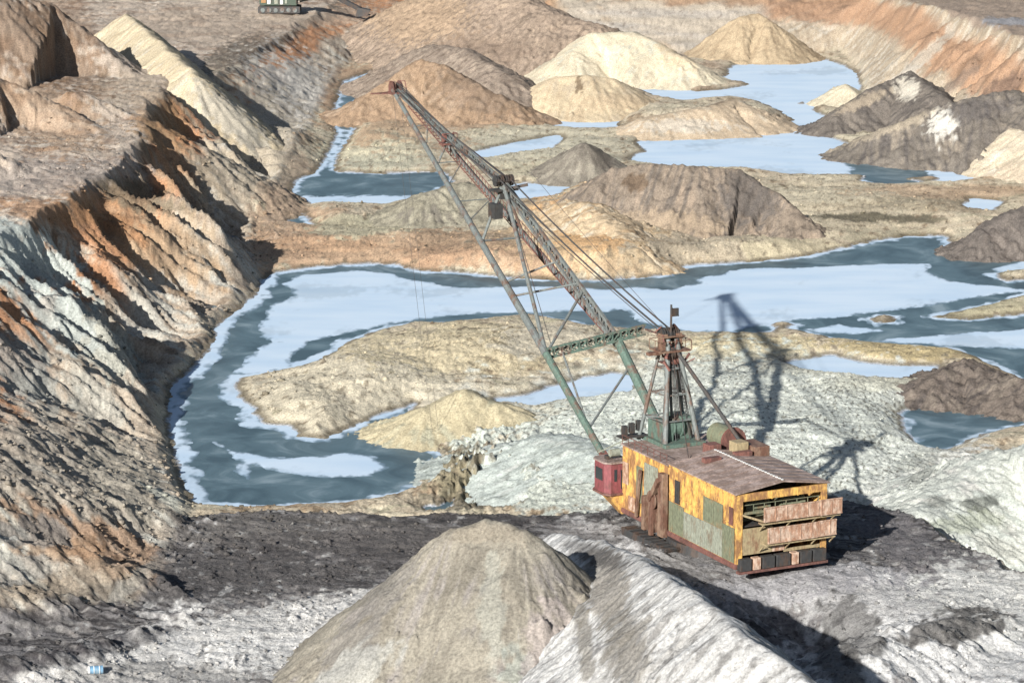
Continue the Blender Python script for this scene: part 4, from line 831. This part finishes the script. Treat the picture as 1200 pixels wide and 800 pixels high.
hang.bar(lp + Vector((-.7, 0, 0)), lp + Vector((.7, 0, 0)), .25); hang.build('hanging_rope', ROPE, D)

# ---------------------------------------------------------------- machine far off on the upper bench (its top is cut by the picture edge)
def far_z(x, y): return float(terrain(np.array([x]), np.array([y]))[0])
ex, ey = at(328, 15, 8.2); ez = far_z(ex, ey)
EX = empty('crawler_excavator', (ex, ey, ez), 0.0)
tag(EX, 'dark crawler excavator on the upper bench with its arm laid down to the right in place of its shadow', 'excavator')
for y in (-2.4, 2.4):
    t = MB(); n = 28; P = []
    for i in range(n):
        a_ = 2 * math.pi * i / n; P.append((5.2 * max(-1, min(1, 1.35 * math.cos(a_))) , .85 + .85 * max(-1, min(1, 1.35 * math.sin(a_)))))
    t.add([(px, y - .7, pz) for px, pz in P] + [(px, y + .7, pz) for px, pz in P], [tuple(range(n))[::-1], tuple(range(n, 2 * n))] + [(i, (i + 1) % n, n + (i + 1) % n, n + i) for i in range(n)])
    o = t.build('track', DARK, EX)
    for k in range(6): MB().wheel((-4 + k * 1.6, y - .75, .8), (0, 1, 0), .55, .22, 14).build('road_wheel', STEEL, o)
MB().box(-4.6, 4.4, -2.6, 2.6, 1.9, 4.6).box(-4.9, -2.6, -2.5, 2.5, 2.2, 5.6).build('body', paint('dark_green_body', (.05, .07, .05), (.06, .05, .04), .4), EX, bevel=.1)
for (x0, x1, z0, z1, mt) in ((-4.4,-3.2,2.6,4.0,YEL),(-2.9,-2.1,2.3,3.4,WHITE),(-1.2,-.3,2.3,3.6,GRY),(.3,1.0,2.2,3.2,WHITE),(1.5,2.0,2.4,3.8,GRY)): MB().box(x0, x1, -2.72, -2.6, z0, z1).build('service_door', mt, EX)
xo = MB().box(2.2, 4.3, -2.5, -.9, 4.6, 6.6).build('cab', YEL, EX, bevel=.08)
MB().box(2.4, 4.1, -2.56, -2.5, 5.2, 6.3).build('cab_window', GLASS, xo)
bo = MB().bar((4, 0, 3.6), (12.5, -.8, 4.6), 1.1, 1.4); bo.bar((12.3, -.8, 4.8), (20.5, -7.0, 1.4), .8, 1.1); bo.build('arm', DARK, EX)  # arm lowered and thickened to stand in for the machine's long shadow
MB().tube((5, .4, 2.6), (10.5, -.2, 3.9), .25).build('ram', STEEL, EX)
bk = MB(); bk.hexa([(19.2,-8.4,-.3),(22.2,-8.4,-.2),(22.2,-5.8,-.2),(19.2,-5.8,-.3),(19.8,-8.3,2.0),(23.0,-8.3,1.4),(23.0,-5.9,1.4),(19.8,-5.9,2.0)])
for k in range(4): bk.box(22.1, 22.9, -8.3 + k * .75, -8.0 + k * .75, 0, .2)
bk.build('bucket', DARK, EX, bevel=.08)  # dark bucket fills the far end of that stand-in shadow

# ---------------------------------------------------------------- small litter near the camera
bx, by = at(112, 790, 8.1); bz = far_z(bx, by)
B = empty('drum', (bx, by, bz - .1), R_(8)); B.scale = (.85, .85, .85); tag(B, 'small blue and white drum lying on the pale gravel at the bottom left', 'drum')
MB().tube((-.55, 0, .42), (.75, .1, .42), .42, .42, 20).build('barrel', paint('blue_plastic', (.12, .24, .36), (.2, .26, .3), .3), B, bevel=.03)
MB().tube((-.72, -.01, .42), (-.552, 0, .42), .45, .45, 20).build('lid', WHITE, B, bevel=.02)
h_ = MB(); 
for x in (-.2, .35): h_.tube((x, 0.03, .42), (x + .07, .035, .42), .45, .45, 20)
h_.build('hoop', WHITE, B)

# ---------------------------------------------------------------- loose stones
rng = np.random.default_rng(7)
ico = bmesh.new(); bmesh.ops.create_icosphere(ico, subdivisions=1, radius=1.0)
iv = np.array([v.co[:] for v in ico.verts]); iff = np.array([[v.index for v in f.verts] for f in ico.faces]); ico.free()
def stones(name, n, box, smin, smax, seed):
    g = np.random.default_rng(seed)
    u = g.uniform(box[0], box[1], n); v = g.uniform(box[2], box[3], n); x, y = at(u, v, box[4])
    z = terrain(x, y); ok = (sample(WATER, x, y) < -.3) | (z > 3); x = x[ok]; y = y[ok]; z = z[ok]; n = len(x)
    pu, pv = uv_of(x, y, z); c = ground_colour(x[None], y[None], z[None], pu[None], pv[None])[0]
    s = smin * (smax / smin) ** (g.random(n) ** 2.5)
    vs = iv[None] * (1 + .35 * g.standard_normal((n, len(iv), 1)).clip(-1, 1)) * (s[:, None, None] * g.uniform(.6, 1.2, (n, 1, 3)))
    a = g.uniform(0, 6.28, n); ca = np.cos(a)[:, None]; sa = np.sin(a)[:, None]
    X_ = vs[..., 0] * ca - vs[..., 1] * sa + x[:, None]; Y_ = vs[..., 0] * sa + vs[..., 1] * ca + y[:, None]; Z_ = vs[..., 2] * .75 + z[:, None] + s[:, None] * .25
    co = np.stack([X_, Y_, Z_], -1).reshape(-1, 3); f = (iff[None] + (np.arange(n) * len(iv))[:, None, None]).reshape(-1, 3)
    me = bpy.data.meshes.new(name); me.vertices.add(len(co)); me.vertices.foreach_set('co', co.astype(np.float32).ravel())
    me.loops.add(len(f) * 3); me.loops.foreach_set('vertex_index', f.astype(np.int32).ravel()); me.polygons.add(len(f))
    me.polygons.foreach_set('loop_start', (np.arange(len(f)) * 3).astype(np.int32)); me.polygons.foreach_set('loop_total', np.full(len(f), 3, np.int32))
    cc = c * g.uniform(.45, 1.0, (n, 1)); cc = np.repeat(cc, len(iv), 0)
    ca_ = me.color_attributes.new('Col', 'FLOAT_COLOR', 'POINT'); ca_.data.foreach_set('color', np.concatenate([np.clip(cc, .01, .8), np.ones((len(cc), 1))], 1).astype(np.float32).ravel())
    me.update(); me.materials.append(M_SOIL); o = bpy.data.objects.new(name, me); sc.collection.objects.link(o); tag(o, kind='stuff'); return o
stones('rubble', 9000, (0, 1200, 595, 830, 8), .04, .24, 1)
stones('rubble', 2200, (520, 1150, 415, 600, 2), .05, .22, 2)
stones('rubble', 900, (270, 640, 370, 520, 1), .05, .22, 3)
stones('rubble', 3500, (-40, 330, 180, 640, 10), .07, .42, 4)
stones('rubble', 2500, (290, 1200, 130, 320, 1.5), .08, .35, 5)
